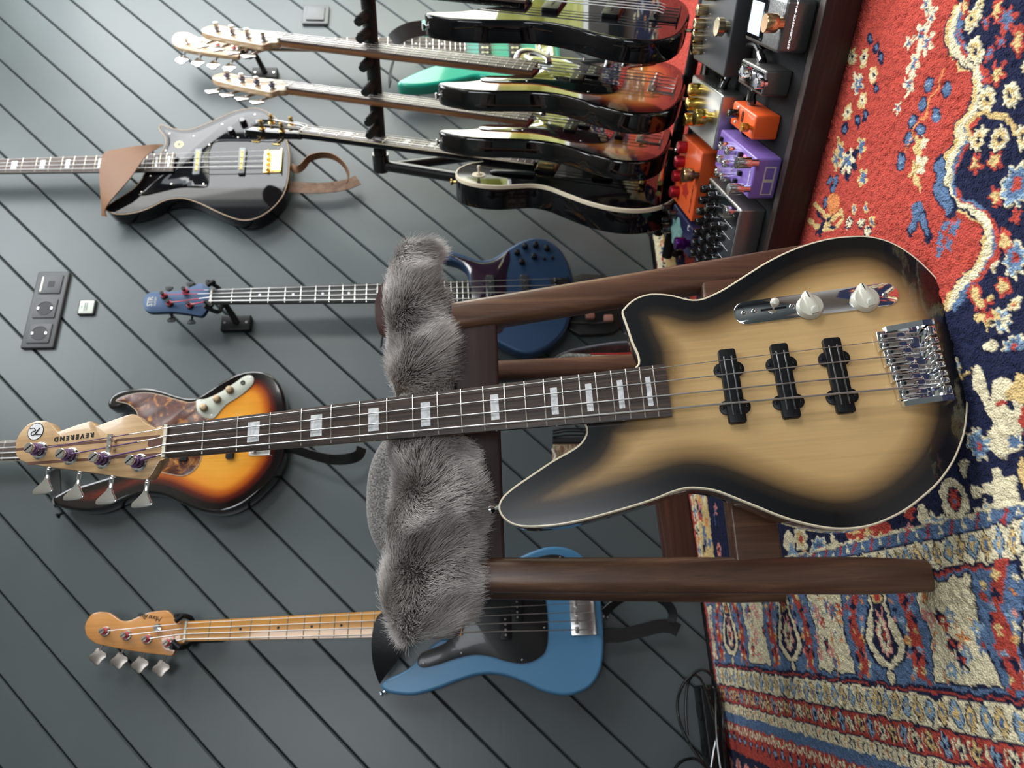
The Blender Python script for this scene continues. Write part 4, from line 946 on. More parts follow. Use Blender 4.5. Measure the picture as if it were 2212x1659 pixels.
SUNB3 = burst('brown_sunburst_lacquer', [(0, (.004, .003, .003)), (.13, (.006, .003, .003)), (.27, (.12, .014, .008)), (.45, (.50, .13, .02)), (.7, (.90, .38, .07))], .05, .08)
BLUEP = mat('pelham_blue_satin', (.065, .20, .36), .38, coat=.25, coatr=.3)
NAVYB = mat('navy_metallic_satin', (.018, .045, .10), .42, metal=.35)
TEAL = mat('teal_gloss', (.01, .34, .24), .12, coat=1)
BLKG = mat('black_guard', (.006, .006, .007), .06, coat=1, coatr=.01, spec=.8)
REDS = mat('red_silk', (.62, .07, .10), .6)
PALEHEAD = MAPLEP
def hanger(fr, off, label, s=.012, bx=-.0, w=.026, hook=True):
    """padded yoke on a wall block holding the neck under the headstock"""
    h = fr.root('wall_hanger', label=label, cat='wall hanger', group=None)
    zw = -off/fr.k
    fr.mb().box((bx-.022, s+.0, zw), (bx+.022, s+.075, zw+.018), .004).build('wall_plate', BLACKS, h)
    for dy in (.01, .065): fr.mb().cyl((bx, s+dy, zw+.017), (bx, s+dy, zw+.019), .0035, 12).build('screw', NICKEL, h)
    fr.mb().tube([(bx, s+.04, zw+.016), (bx*.5, s+.03, zw+.03), (0, s+.018, min(-.034, zw+.06)), (0, s+.012, -.036)], [.008, .008, .007, .007], 10).build('arm', BLACKS, h)
    y = fr.mb(); y.tube(catmull([(-w-.006, s-.012, .012), (-w-.007, s+.002, -.012), (-w, s+.01, -.03), (0, s+.014, -.036), (w, s+.01, -.03), (w+.007, s+.002, -.012), (w+.006, s-.012, .012)], 4, False), .0055, 10)
    y.build('yoke', mat('yoke_rubber', (.012, .013, .014), .6), h)
    for sx in (-1, 1): fr.mb().tube([(sx*(w+.008), s+.006, .010), (sx*(w-.006), s-.010, .0125)], .0058, 10).build('lock_finger', BLACKM, h)
    return h
def fender_tuners(fr, rt, zh, px=None, metal=NICKEL, wrap=None, bm=None):
    for x, s in px: tuner(fr, rt, x, s, zh, -1, 'clover', metal, wrap, reach=.040, r=.0055)
def on_plane_pts(fr, px, z=0): return fr.L(px, z)
# geometry of the blue bass: nut and bridge as surveyed
OFF = .065
Pn0, Pn1 = on_wall(402.6, 1363.5, OFF), on_wall(1247, 1332, OFF)
fP = frame_from(Pn0, Pn1, N_, .925)
PHEAD = fP.L(FENDERHEAD_PX, -.006)
Z2 = lambda x, y: (150+x/2.949, 1120+y/2.949)
PPOST = fP.L([Z2(620, 793), Z2(485, 768), Z2(352, 744), Z2(215, 718)], .004)
GUARD = [(-.036, .575), (-.062, .515), (-.084, .503), (-.094, .515), (-.090, .545), (-.078, .59), (-.072, .63), (-.077, .665), (-.088, .70), (-.094, .735), (-.088, .765), (-.070, .788), (-.035, .796), (.02, .797), (.06, .792), (.085, .80), (.105, .83), (.125, .85), (.138, .842), (.142, .81), (.132, .765), (.112, .72), (.098, .68), (.094, .64), (.098, .60), (.102, .57), (.092, .555), (.07, .562), (.045, .585), (.036, .60)]
def p_bass(fr, rt, bm, guard, boardm, neckm, headm, headP, posts, inl, guard_edge=None, wrap=None, tm=NICKEL, brm=NICKEL, jpick=False, soap=False, cover=False, nf=20, grid=.02, th=.044, zf=-.0125, fullhead=True, w0=.0415, boardedge=None):
    body(fr, rt, P_OUT, zf, th, bm, r=.007, grid=grid, step=.007)
    neck(fr, rt, .864, w0, .0615, fretpos(20)+.010, nf, boardm, neckm, inl, sheel=.60, thick=.023, binding=boardedge)
    fr.mb().prism(resample(catmull(headP, 4), .004), -.006-.014, -.006, .0022, 2).build('headstock', headm, rt)
    loft(fr.mb(), [[(h_*math.cos(t), s_, z_-d_*abs(math.sin(t))) for t in np.linspace(0, math.pi, 10)] for s_, h_, z_, d_ in ((.0, .0205, -.0055, .017), (-.008, .0205, -.0058, .016), (-.02, .023, -.0062, .0135))]).build('headstock_throat', headm, rt)
    for x, s in posts: tuner(fr, rt, x, s, -.006, -1, 'clover', tm, wrap, reach=.034, r=.0060)
    strings(fr, rt, 0, [-.0285, -.0095, .0095, .0285], .864, .003, .0165, posts, -.006, r0=(.0013, .0011, .0009, .0007))
    zg = zf
    if guard is not None:
        plate(fr, rt, GUARD, zf, .002, guard, edge=guard_edge, scr=[(-.085, .516), (-.067, .60), (-.086, .735), (-.02, .789), (.135, .835), (.104, .69), (.094, .565), (.12, .745)]); zg = zf+.002
        for x, s in ((.121, .826), (.109, .785), (.096, .748)): knob(fr, rt, x, s, zg, .0085, .012, tm, 'knob')
    if soap:
        for s in (.655, .775): pickup(fr, rt, 0, s, .098, .034, zf, -.0045, BLACKM, 4, True, .004, BLACKS, .06)
    else:
        pickup(fr, rt, -.0165, .700, .056, .027, zg, -.0045, BLACKM, 4, False, .004, NICKEL, .045); pickup(fr, rt, .0205, .728, .056, .027, zg, -.0045, BLACKM, 4, False, .004, NICKEL, .045)
        if jpick: pickup(fr, rt, 0, .812, .092, .019, zf, -.0045, BLACKM, 4, True, .004, NICKEL, .07)
    if cover:   # bowed metal thumb rest beside the board's end
        fr.mb().tube(catmull([(.040, .548, zg+.004), (.058, .552, zg+.014), (.070, .575, zg+.016), (.060, .612, zg+.010), (.046, .622, zg+.002)], 5, False), .0075, 8, flat=.5).build('thumb_rest', NICKEL, rt)
    bridge_simple(fr, rt, 0, .862, .080, .056, zf, brm)
    strap_button(fr, rt, (-.137, .435, zf-th/2), (-.5, -.86, 0)); strap_button(fr, rt, (0, .925, zf-th/2), (0, 1, 0))

rt = fP.root('bass_guitar', label='blue satin bass with amber maple neck and black pickguard on the left of the wall', cat='bass guitar')
DOTS = {3: 'd', 5: 'd', 7: 'd', 9: 'd', 12: 'd', 15: 'd', 17: 'd', 19: 'd'}
p_bass(fP, rt, BLUEP, mat('matte_black_guard', (.008, .009, .010), .32, coat=.2), MAPLEF, MAPLEA, MAPLEA, PHEAD, PPOST, DOTS, wrap=REDS, tm=AGED)
for o in list(rt.children):
    if o.name.startswith('fingerboard'):
        for c in o.children:
            if c.name.startswith('inlay'): c.data.materials[0] = BLACKM
x, s = fP.L([(340, 1356)], 0)[0]
fP.mb().lathe((x, s, -.006), (0, 0, 1), [(.003, 0), (.003, .004), (.0085, .005), (.0085, .008), (.003, .0085), (.002, .006), (0, .006)], 20).build('string_tree', CHROME, rt)
x, s = fP.L([(322, 1333)], 0)[0]
text('headstock_script', 'Mona Bass', BLACKM, rt, Vector((x, fP.s0-s, -.0058)), math.pi/2-.2, .0145, .0002, .35, .85)
hanger(fP, OFF, 'black wall hanger holding the blue satin bass', s=-.012)

# sunburst jazz-style bass behind the front headstock
J1, J0 = on_wall(548, 947, OFF), on_wall(20, 973, OFF)
dj = (J1-J0)/np.linalg.norm(J1-J0); kj = .965
fJ = frame_from(J1-dj*.864*kj, J1, N_, .935)
Z1 = lambda x, y: (x/3.16, 780+y/3.16)
JO = [Z1(*p) for p in [(945, 420), (935, 370), (900, 325), (850, 300), (790, 318), (750, 322), (736, 290), (760, 240), (820, 205), (900, 188), (1000, 182), (1100, 200), (1200, 232), (1280, 250), (1340, 246), (1400, 215), (1500, 150), (1600, 95), (1680, 70), (1750, 66), (1820, 80), (1880, 120), (1920, 180), (1945, 260), (1952, 330), (1950, 450), (1945, 600), (1920, 700), (1860, 800), (1790, 880), (1700, 955), (1600, 1010), (1500, 1036), (1400, 1028), (1300, 995), (1200, 950), (1120, 915), (1040, 902), (960, 905), (880, 930), (800, 965), (720, 1000), (640, 1020), (540, 1020), (450, 1005), (390, 985), (362, 955), (362, 930), (400, 905), (483, 862), (570, 842), (670, 812), (800, 770), (880, 730), (930, 670), (945, 610)]]
rt = fJ.root('bass_guitar', label='sunburst bass with tortoise pickguard hanging behind the maple headstock', cat='bass guitar')
body(fJ, rt, fJ.L(JO, -.015), -.0125, .044, SUNB, r=.007, grid=.016, step=.006)
neck(fJ, rt, .864, .038, .060, fretpos(20)+.01, 20, ROSE, MAPLE, {k: 'block' for k in (3, 5, 7, 9, 12, 15, 17, 19)}, binding=CREAM, sheel=.60)
fJ.mb().prism(resample(catmull(PHEAD, 4), .004), -.020, -.006, .0022, 2).build('headstock', MAPLE, rt)
for x, s in PPOST: tuner(fJ, rt, x, s, -.006, -1, 'clover', NICKEL, None, reach=.030, r=.0055)
strings(fJ, rt, 0, [-.0285, -.0095, .0095, .0285], .864, .003, .015, PPOST, -.006)
JG = fJ.L([Z1(*p) for p in [(790, 270), (830, 245), (900, 225), (1000, 215), (1100, 232), (1200, 262), (1290, 283), (1345, 278), (1350, 340), (1385, 380), (1420, 395), (1330, 470), (1370, 560), (1375, 640), (1350, 710), (1300, 760), (1240, 782), (1160, 770), (1080, 740), (1060, 600), (990, 440), (950, 400), (930, 340), (880, 295), (820, 278)]], -.0105)
plate(fJ, rt, JG, -.0125, .002, TORT, edge=mat('aged_guard_edge', (.6, .52, .4), .4), smooth=3)
JC = fJ.L([Z1(*p) for p in [(1345, 262), (1400, 258), (1500, 215), (1600, 150), (1665, 105), (1710, 95), (1733, 120), (1720, 165), (1640, 235), (1540, 300), (1480, 370), (1450, 392), (1400, 385), (1350, 350), (1340, 300)]], -.010)
cp_ = plate(fJ, rt, JC, -.0122, .0025, MINT, name='control_plate', smooth=3)
for px_, py_ in ((1390, 318), (1480, 258), (1567, 195)): x, s = fJ.L([Z1(px_, py_)], -.004)[0]; knob(fJ, cp_, x, s, -.0097, .0095, .013, AMBRK)
x, s = fJ.L([Z1(1658, 148)], -.009)[0]; fJ.mb().lathe((x, s, -.0097), (0, 0, 1), [(.006, 0), (.006, .002), (.0035, .002), (.0035, -.001), (0, -.001)], 16).build('output_jack', CHROME, cp_)
for px_, py_ in ((1370, 268), (1708, 112), (1445, 370)): x, s = fJ.L([Z1(px_, py_)], -.009)[0]; screw(fJ, cp_, x, s, -.0097)
for s in (.700, .808): pickup(fJ, rt, 0, s, .092, .019, -.012, -.0045, BLACKM, 4, True, .004, NICKEL, .07)
bridge_simple(fJ, rt, 0, .864, .080, .052, -.0125, NICKEL)
strap_button(fJ, rt, (-.148, .43, -.032), (-.6, -.8, 0), BLACKS)
hanger(fJ, OFF, 'black wall hanger above the picture holding the tortoise pickguard bass', s=-.012)

# navy four-string with black board (two tuners a side)
oS = .095
S0, S1 = on_wall(458, 639, oS), on_wall(1204, 624, oS)
fS = frame_from(S0, S1, N_, .925)
Z3 = lambda x, y: (750+x/2.949, 500+y/2.949)
SO = [Z3(*p) for p in [(770, 380), (775, 300), (768, 255), (745, 222), (700, 195), (650, 182), (615, 172), (602, 150), (615, 122), (650, 115), (720, 132), (800, 162), (870, 176), (930, 163), (1000, 120), (1080, 70), (1160, 40), (1220, 34), (1290, 53), (1360, 108), (1410, 190), (1436, 270), (1447, 345), (1440, 450), (1420, 560), (1385, 640), (1325, 705), (1250, 755), (1170, 780), (1090, 770), (1010, 735), (940, 700), (860, 672), (780, 672), (700, 700), (600, 738), (500, 760), (420, 752), (400, 725), (440, 690), (540, 640), (640, 580), (720, 530), (760, 480)]]
rt = fS.root('bass_guitar', label='navy blue satin bass with black fingerboard hanging above the fur covered chair', cat='bass guitar')
body(fS, rt, fS.L(SO, -.012), -.012, .038, NAVYB, r=.009, grid=.016, step=.006)
neck(fS, rt, .864, .040, .062, fretpos(24)-.008, 24, EBONY, wood('dark_neck', [(.3, (.04, .03, .025)), (.7, (.08, .06, .045))]), {k: 'd' for k in (3, 5, 7, 9, 12, 15, 17, 19)}, sheel=.62)
SH = fS.L([(280+x/3.568, 580+y/3.568) for x, y in [(640, 163), (600, 140), (548, 108), (500, 128), (430, 155), (350, 172), (250, 175), (155, 180), (118, 210), (100, 250), (112, 305), (140, 332), (200, 337), (320, 332), (400, 340), (480, 352), (545, 364), (575, 345), (605, 300), (638, 262)]], -.006)
fS.mb().prism(resample(catmull(SH, 3), .004), -.021, -.007, .002, 2).build('headstock', NAVYB, rt)
SP = [(x/3.568+280, y/3.568+580) for x, y in ((460, 282), (303, 266), (260, 205), (425, 170))]
sp = fS.L(SP, 0)
for i, (x, s) in enumerate(sp): tuner(fS, rt, x, s, -.007, -1 if i < 2 else 1, 'fin2', BLACKS, REDS, reach=.026, r=.005)
strings(fS, rt, 0, [-.0285, -.0095, .0095, .0285], .864, .003, .0155, sp, -.007, silk=REDS)
SG = fS.L([Z3(*p) for p in [(660, 150), (720, 165), (800, 190), (865, 202), (940, 185), (1000, 145), (1030, 120), (1035, 180), (1015, 260), (1012, 400), (1020, 520), (980, 640), (900, 640), (820, 600), (790, 450), (785, 300), (775, 250), (740, 205), (700, 178)]], -.011)
plate(fS, rt, SG, -.012, .0018, mat('dark_violet_guard', (.02, .01, .02), .12, coat=1), smooth=3)
for px_ in (912, 1132):
    x, s = fS.L([Z3(px_, 350)], -.005)[0]; pickup(fS, rt, 0, s, .094, .0225, -.012, -.005, mat('smoked_pickup', (.03, .032, .035), .2, coat=1), 4, False, .006, NICKEL, .075)
for px_, py_ in ((1083, 130), (1132, 90), (1202, 82), (1273, 103), (1192, 155), (1114, 190)):
    x, s = fS.L([Z3(px_, py_)], -.004)[0]; knob(fS, rt, x, s, -.012, .0078, .013, BLACKM, tick=NICKEL)
for px_, py_ in ((1257, 172), (1308, 167)):
    x, s = fS.L([Z3(px_, py_)], -.008)[0]; fS.mb().lathe((x, s, -.012), (0, 0, 1), [(.0042, 0), (.0042, .002), (.0016, .002), (.0022, .011), (0, .012)], 12).build('toggle_switch', BLACKS, rt)
bridge_simple(fS, rt, 0, .862, .078, .046, -.012, BLACKS)
x, s = fS.L([(280+160/3.568, 580+255/3.568)], -.007)[0]
text('headstock_logo', 'STR', WHITEK, rt, Vector((x, fS.s0-s, -.0068)), 0, .019, .0002, 0, .8)
text('headstock_logo', 'GUITARS', WHITEK, rt, Vector((x, fS.s0-s-.012, -.0068)), 0, .0068, .0002, 0, .9)
hanger(fS, oS, 'black wall hanger with a block plate holding the navy bass', s=.0, bx=-.035, w=.028)

st = fS.root('guitar_strap', label='dark brown leather strap bulging over the navy bass neck beside the fur', cat='guitar strap')
Ls = [((845, 608), (870, 560)), ((824, 616), (868, 610)), ((813, 640), (868, 650)), ((810, 670), (870, 690)), ((814, 700), (880, 730)), ((822, 722), (890, 760))]
Az = [.006, .022, .026, .022, .006, -.012]
fS.mb().sheet(catmull([[*fS.L([p[0]], z)[0], z] for p, z in zip(Ls, Az)], 4, False), catmull([[*fS.L([p[1]], z)[0], z*.7] for p, z in zip(Ls, Az)], 4, False), .003).build('strap_body', leather('dark_brown_pebbled_leather', (.055, .022, .018), .4, 260, .8), st, angle=60)
fS.mb().tube([(*fS.L([(824, 722)], 0)[0], -.012), (*fS.L([(821, 745)], 0)[0], -.014)], .003, 8).build('strap_tie', BLACKM, st)

# black bass with gold hardware and brown leather strap
oB = .066
B0_, B1 = on_wall(14.5, 356.7, oB), on_wall(578, 343.6, oB)
db = (B1-B0_)/np.linalg.norm(B1-B0_)
fB = frame_from(B1-db*.864, B1, N_, .925)
Z0 = lambda x, y: (x/2.765, 200+y/2.765)
BO = [Z0(*p) for p in [(970, 345), (992, 300), (985, 262), (962, 232), (950, 208), (962, 192), (1010, 208), (1080, 222), (1150, 218), (1230, 188), (1320, 148), (1400, 113), (1480, 95), (1550, 97), (1620, 130), (1670, 180), (1700, 240), (1722, 330), (1728, 400), (1722, 500), (1700, 590), (1660, 655), (1600, 712), (1530, 750), (1460, 762), (1390, 748), (1300, 712), (1200, 664), (1120, 636), (1060, 630), (980, 645), (900, 685), (820, 713), (740, 725), (680, 722), (640, 705), (632, 685), (680, 650), (740, 612), (800, 570), (850, 512), (862, 485)]]
rt = fB.root('bass_guitar', label='glossy black bass with gold bridge and brown leather strap high on the wall', cat='bass guitar')
BLO = fB.L(BO, -.0125)
bb_ = body(fB, rt, BLO, -.0125, .042, BLACKG, r=.003, grid=.02, step=.006)
Pn = resample(catmull(BLO, 6), .006); fB.mb().tube(np.vstack([np.c_[Pn, np.full(len(Pn), -.0135)], [[Pn[0][0], Pn[0][1], -.0135]]]), .0014, 6).build('binding', mat('aged_tan_binding', (.42, .3, .2), .4), bb_)
neck(fB, rt, .864, .038, .0615, fretpos(21)+.006, 21, ROSE2, wood('black_painted_neck', [(.3, (.01, .01, .01)), (.7, (.016, .015, .014))], rough=.2), {k: 'block' for k in (3, 5, 7, 9, 12, 15, 17, 19, 21)}, binding=mat('grey_binding', (.4, .38, .34), .4), sheel=.60)
fB.mb().prism(resample(catmull(PHEAD, 4), .004), -.020, -.006, .0022, 2).build('headstock', BLACKG, rt)
for x, s in PPOST: tuner(fB, rt, x, s, -.006, -1, 'clover', GOLD, None, reach=.030, r=.0055)
strings(fB, rt, 0, [-.0275, -.0092, .0092, .0275], .864, .003, .015, PPOST, -.006)
BG = fB.L([Z0(*p) for p in [(985, 350), (1005, 300), (1000, 262), (975, 225), (1010, 228), (1080, 242), (1160, 238), (1240, 208), (1330, 168), (1400, 135), (1480, 115), (1560, 120), (1630, 160), (1670, 215), (1680, 260), (1640, 290), (1500, 288), (1300, 290), (1262, 320), (1250, 370), (1248, 480), (1244, 545), (1215, 565), (1080, 565), (960, 590), (860, 612), (820, 600), (870, 550), (885, 490)]], -.0105)
plate(fB, rt, BG, -.0125, .002, BLACKG, smooth=3)
for px_, py_ in ((1012, 245), (1157, 260), (1327, 190), (1522, 130), (1250, 312), (1420, 268), (1023, 545), (1215, 545), (843, 592), (897, 497), (990, 345)):
    x, s = fB.L([Z0(px_, py_)], -.010)[0]; screw(fB, rt, x, s, -.0105, .0026, mat('bright_screw', (.8, .7, .62), .2, 1))
BK = mat('gloss_black_knob', (.006, .006, .006), .15, coat=1)
for px_, py_ in ((1380, 228), (1450, 172), (1478, 238), (1545, 183)):
    x, s = fB.L([Z0(px_, py_)], -.002)[0]; knob(fB, rt, x, s, -.0105, .0105, .017, BK)
YEL = mat('yellow_pickup_strip', (.75, .62, .12), .4); GRYP = mat('grey_pickup_cover', (.16, .17, .18), .35)
for px_, py_ in ((1177, 415), (1443, 410)):
    x, s = fB.L([Z0(px_, py_)], -.005)[0]; o = fB.mb().prism(rrect(.088, .0185, .003, 0.002, s), -.0125, -.0045, .001, 2).build('pickup', GRYP, rt)
    fB.mb().prism(rrect(.070, .0065, .003, 0.002, s), -.0046, -.0040).build('pickup_strip', YEL, o)
    for dx in (-.03, -.01, .01, .03): fB.mb().cyl((dx, s, -.005), (dx, s, -.0035), .0022, 10).build('pole_piece', BLACKM, o)
bridge_simple(fB, rt, 0, .863, .078, .05, -.0125, GOLD)
# leafy gold emblem
x, s = fB.L([Z0(1070, 310)], -.0105)[0]; b = fB.mb()
for q in range(11):
    t = 2*math.pi*q/11; b.prism([(x+.004*math.cos(t), s+.004*math.sin(t)), (x+.011*math.cos(t-.22), s+.011*math.sin(t-.22)), (x+.0125*math.cos(t), s+.0125*math.sin(t)), (x+.011*math.cos(t+.22), s+.011*math.sin(t+.22))], -.0106, -.0101)
tag(b.build('emblem', mat('gold_foil', (.6, .5, .22), .4, .6), rt), kind='stuff')
hanger(fB, oB, 'black wall hanger above the picture holding the glossy black bass', s=-.012)

def strap_sheet(fr, par_name, label, A, B, th, m, group=None):
    return None
BRL = leather('tan_pebbled_leather', (.20, .095, .045), .45, 420, .5)
BRS = mottled('worn_brown_suede', [(.3, (.11, .06, .036)), (.7, (.22, .135, .09))], 30, .75)
def lp3(fr, pts, zs, conv):
    P = [conv(*p) for p in pts]; zs = np.interp(np.linspace(0, 1, len(P)), np.linspace(0, 1, len(zs)), zs)
    return np.array([[*fr.L([p], z)[0], z] for p, z in zip(P, zs)])
def strap(fr, label, cat='guitar strap'):
    return fr.root('guitar_strap', label=label, cat=cat)
st = strap(fB, 'wide tan leather strap folded over the black bass neck')
A = lp3(fB, [(972, 312), (930, 312), (860, 318), (780, 328), (700, 342), (632, 358), (606, 410), (598, 500), (604, 600), (612, 690), (612, 738)], [.006, .024, .028, .028, .022, .006, -.01, -.02], Z0)
Bq = lp3(fB, [(975, 320), (950, 330), (915, 350), (870, 385), (830, 440), (790, 500), (740, 560), (700, 605), (655, 660), (632, 705), (640, 742)], [.006, .016, .020, .022, .020, .012, .0, -.014], Z0)
A, Bq = catmull(A, 4, False), catmull(Bq, 4, False)
fB.mb().sheet(A, Bq, .0028).build('strap_body', BRL, st, angle=60)
def ribbon(fr, par, name, pts, conv, zs, w, th, m, twist=None):
    """leather band whose width stands along z (seen edge-on) when w is a z-width; twist in radians turns it to face the room"""
    P = catmull(lp3(fr, pts, zs, conv), 5, False); n = len(P); tw = np.interp(np.linspace(0, 1, n), np.linspace(0, 1, len(twist or [0, 0])), twist or [0, 0])
    A = []; B = []
    for i in range(n):
        t = P[min(i+1, n-1)]-P[max(i-1, 0)]; t /= np.linalg.norm(t)+1e-9
        side = np.cross(t, [0, 0, 1.]); side /= np.linalg.norm(side)+1e-9
        d = np.array([0, 0, 1.])*math.cos(tw[i])+side*math.sin(tw[i]); A.append(P[i]+d*w/2); B.append(P[i]-d*w/2)
    return fr.mb().sheet(A, B, th).build(name, m, par, angle=60)
ribbon(fB, st, 'strap_loop', [(1735, 440), (1770, 462), (1810, 440), (1850, 395), (1920, 375), (1990, 385), (2050, 430), (2078, 490), (2072, 535)], Z0, [-.02, -.015, -.005, 0, .0, -.01], .020, .0022, BRL, [.9, .5, .25, .2, .45])
ribbon(fB, st, 'strap_tail', [(1720, 560), (1800, 568), (1900, 570), (2000, 562), (2080, 545), (2140, 520)], Z0, [-.03, -.028, -.03], .032, .0024, BRS, [1.3, 1.45, 1.5])
BLE = leather('black_leather', (.012, .012, .013), .4, 380, .4)
Z4 = lambda x, y: (750+x/2.949, 950+y/2.949)
st = strap(fP, 'black leather strap folded over the blue bass neck and looped below its body')
A = catmull(lp3(fP, [(330, 1030), (250, 1080), (190, 1130), (160, 1230), (155, 1340), (165, 1430), (185, 1500), (203, 1550)], [.012, .028, .028, .02, .0, -.02], Z4), 4, False)
Bq = catmull(lp3(fP, [(520, 1180), (470, 1225), (425, 1260), (385, 1300), (345, 1365), (300, 1430), (250, 1490), (215, 1540)], [.012, .026, .022, .01, -.005, -.02], Z4), 4, False)
fP.mb().sheet(A, Bq, .0028).build('strap_body', BLE, st, angle=60)
ribbon(fP, st, 'strap_loop', [(1635, 1110), (1680, 1065), (1760, 1010), (1850, 985), (1960, 1000), (2040, 1050), (2072, 1110), (2060, 1160)], Z4, [-.02, -.01, .0, .0, -.01], .026, .0024, BLE, [.9, .6, .5, .6, .5])
ribbon(fP, st, 'strap_tail', [(1640, 1250), (1750, 1245), (1860, 1220), (1980, 1190), (2060, 1190), (2112, 1215)], Z4, [-.03, -.028, -.03], .030, .0024, BLE, [1.3, 1.45, 1.5])
# strap end caught on the jazz-style bass, black, hanging below it
st = strap(fJ, 'thin black leather strap hanging from the tortoise pickguard bass')
ribbon(fJ, st, 'strap_loop', [(1930, 600), (2000, 598), (2120, 640), (2260, 672), (2380, 668), (2450, 640), (2470, 590)], Z1, [-.03, -.01, 0, -.01], .028, .0024, BLE, [.8, .6, .9, .8])
ribbon(fJ, st, 'strap_end', [(372, 740), (376, 800), (378, 870), (380, 925)], Z1, [-.03, -.02], .028, .0026, BLE, [1.2, 1.3])
ribbon(fJ, st, 'strap_band', [(372, 930), (362, 960), (370, 992)], Z1, [-.03, -.02], .02, .003, BLE, [.3, .3])

# teal bass at the right end of the wall, behind the rack
oG = .098
G0, G1 = on_wall(535, 92, oG), on_wall(1168, 96, oG)
fG = frame_from(G0, G1, N_, .925)
rt = fG.root('bass_guitar', label='teal green bass with pale headstock on the wall behind the rack', cat='bass guitar')
GO = P_OUT.copy()
hn = [(-.031, .60), (-.045, .575), (-.065, .55), (-.09, .50), (-.118, .455), (-.135, .435), (-.148, .440), (-.153, .470), (-.150, .52), (-.138, .58), (-.124, .63)]
body(fG, rt, np.array(hn+[tuple(p) for p in P_OUT[15:-9]]+[(.118, .60), (.124, .56), (.118, .515), (.100, .495), (.075, .52), (.055, .56), (.036, .60)]), -.012, .042, TEAL, r=.010, grid=.02, step=.007)
neck(fG, rt, .864, .040, .061, fretpos(24)-.01, 24, ROSE, MAPLEP, DOTS, sheel=.61)
fG.mb().prism(resample(catmull(PHEAD, 4), .004), -.020, -.006, .0022, 2).build('headstock', PALEHEAD, rt)
for i, (x, s) in enumerate(PPOST): tuner(fG, rt, x, s, -.006, -1, 'clover', CHROME, REDS if i < 2 else None, reach=.032, r=.0055)
strings(fG, rt, 0, [-.0285, -.0095, .0095, .0285], .864, .003, .0155, PPOST, -.006)
for s in (.695, .785): pickup(fG, rt, 0, s, .088, .036, -.012, -.004, BLACKM, 4, False, .004, NICKEL, .078); 
for s in (.688, .702, .778, .792):
    for dx in (-.03, -.01, .01, .03): fG.mb().cyl((dx, s, -.0042), (dx, s, -.0030), .0045, 12).build('pole_piece', NICKEL, rt)
bridge_simple(fG, rt, 0, .862, .080, .05, -.012, CHROME)
knob(fG, rt, .10, .80, -.012, .009, .013, CHROME); knob(fG, rt, .115, .84, -.012, .009, .013, CHROME)
hanger(fG, oG, 'black wall hanger with screwed block holding the teal bass', s=-.008, bx=-.032)
st = strap(fG, 'glossy black leather strap wrapped over the teal bass neck')
ribbon(fG, st, 'strap_body', [(200, 268), (230, 240), (280, 210), (340, 190), (410, 180)], lambda x, y: (780+x/2.989, y/2.989), [.012, .022, .02, .0], .045, .003, BLE, [1.3, 1.1, .7])
ribbon(fG, st, 'strap_end', [(205, 390), (190, 450), (183, 500), (185, 545)], lambda x, y: (780+x/2.989, y/2.989), [-.03, -.02], .03, .003, BLE, [.5, .3])

# ------------------------------------------------------------------ the guitar rack and what stands in it
E1 = np.array([.69, .725, 0]); E1 /= np.linalg.norm(E1); NF = np.array([E1[1], -E1[0], 0])
def rack_frame(q0, q1, span, s0, L=.864):
    r0, r1 = ray(*q0), ray(*q1); m = (r0@NF)/(r1@NF); k0 = span/np.linalg.norm(r1*m-r0); P0, P1 = CP+k0*r0, CP+k0*m*r1
    es = (P1-P0)/span; return Frame(P0, np.cross(-es, NF), es, NF, s0, 1.)
def mframe(M, T, s0, k=1.): M = np.array(M); return Frame(np.array(T), M[:, 0], M[:, 1], M[:, 2], s0, k)
MB_ = [[.6527, -.2064, .7278], [.6865, -.2461, -.6855], [-.3204, -.9472, .0120]]
fRB = mframe(MB_, (.8131, 1.6792, .9395), .925)
fRC = mframe([[.6013, -.2048, .7712], [.7355, -.2363, -.6363], [-.3119, -.9500, -.0154]], (.7376, 1.7654, .9443), .925)
TA_ = np.array((.8131, 1.6792, .9395))+np.array((.0755, -.0862, -.005))*1.2-np.array(MB_)[:, 1]*.028
fRA = mframe(MB_, TA_, .925)
TD_ = CP+(np.array((.582, 1.6293, .8833))-CP)*1.127
fRD = mframe([[.5775, -.1965, .7913], [.7552, -.2409, -.6110], [-.3098, -.9506, -.0161]], TD_, .842, 1.127)
dBC = .115
RHEAD, RPOST = PHEAD, PPOST
rt = fRC.root('bass_guitar', label='sunburst bass in the rack next to the black cream-bound bass', cat='bass guitar')
p_bass(fRC, rt, SUNB3, mat('dark_red_tortoise', (.03, .008, .012), .05, coat=1, coatr=.01, spec=.8), ROSE2, NECKB, MAPLEP, RHEAD, RPOST, DOTS, tm=NICKEL, jpick=True, cover=True, wrap=mat('blue_silk', (.03, .04, .14), .6), grid=.016)
rt = fRB.root('bass_guitar', label='sunburst bass in the rack between the other sunburst and the all black bass', cat='bass guitar')
p_bass(fRB, rt, SUNB3, BLKG, ROSE2, NECKB, MAPLEP, RHEAD, RPOST, DOTS, tm=NICKEL, cover=True, grid=.016)
rt = fRA.root('bass_guitar', label='all black bass with two big pickups at the right end of the rack', cat='bass guitar')
p_bass(fRA, rt, BLACKG, None, ROSE2, BLACKG, BLACKG, RHEAD, RPOST, DOTS, tm=AGED, soap=True, grid=.02, brm=BLACKS)
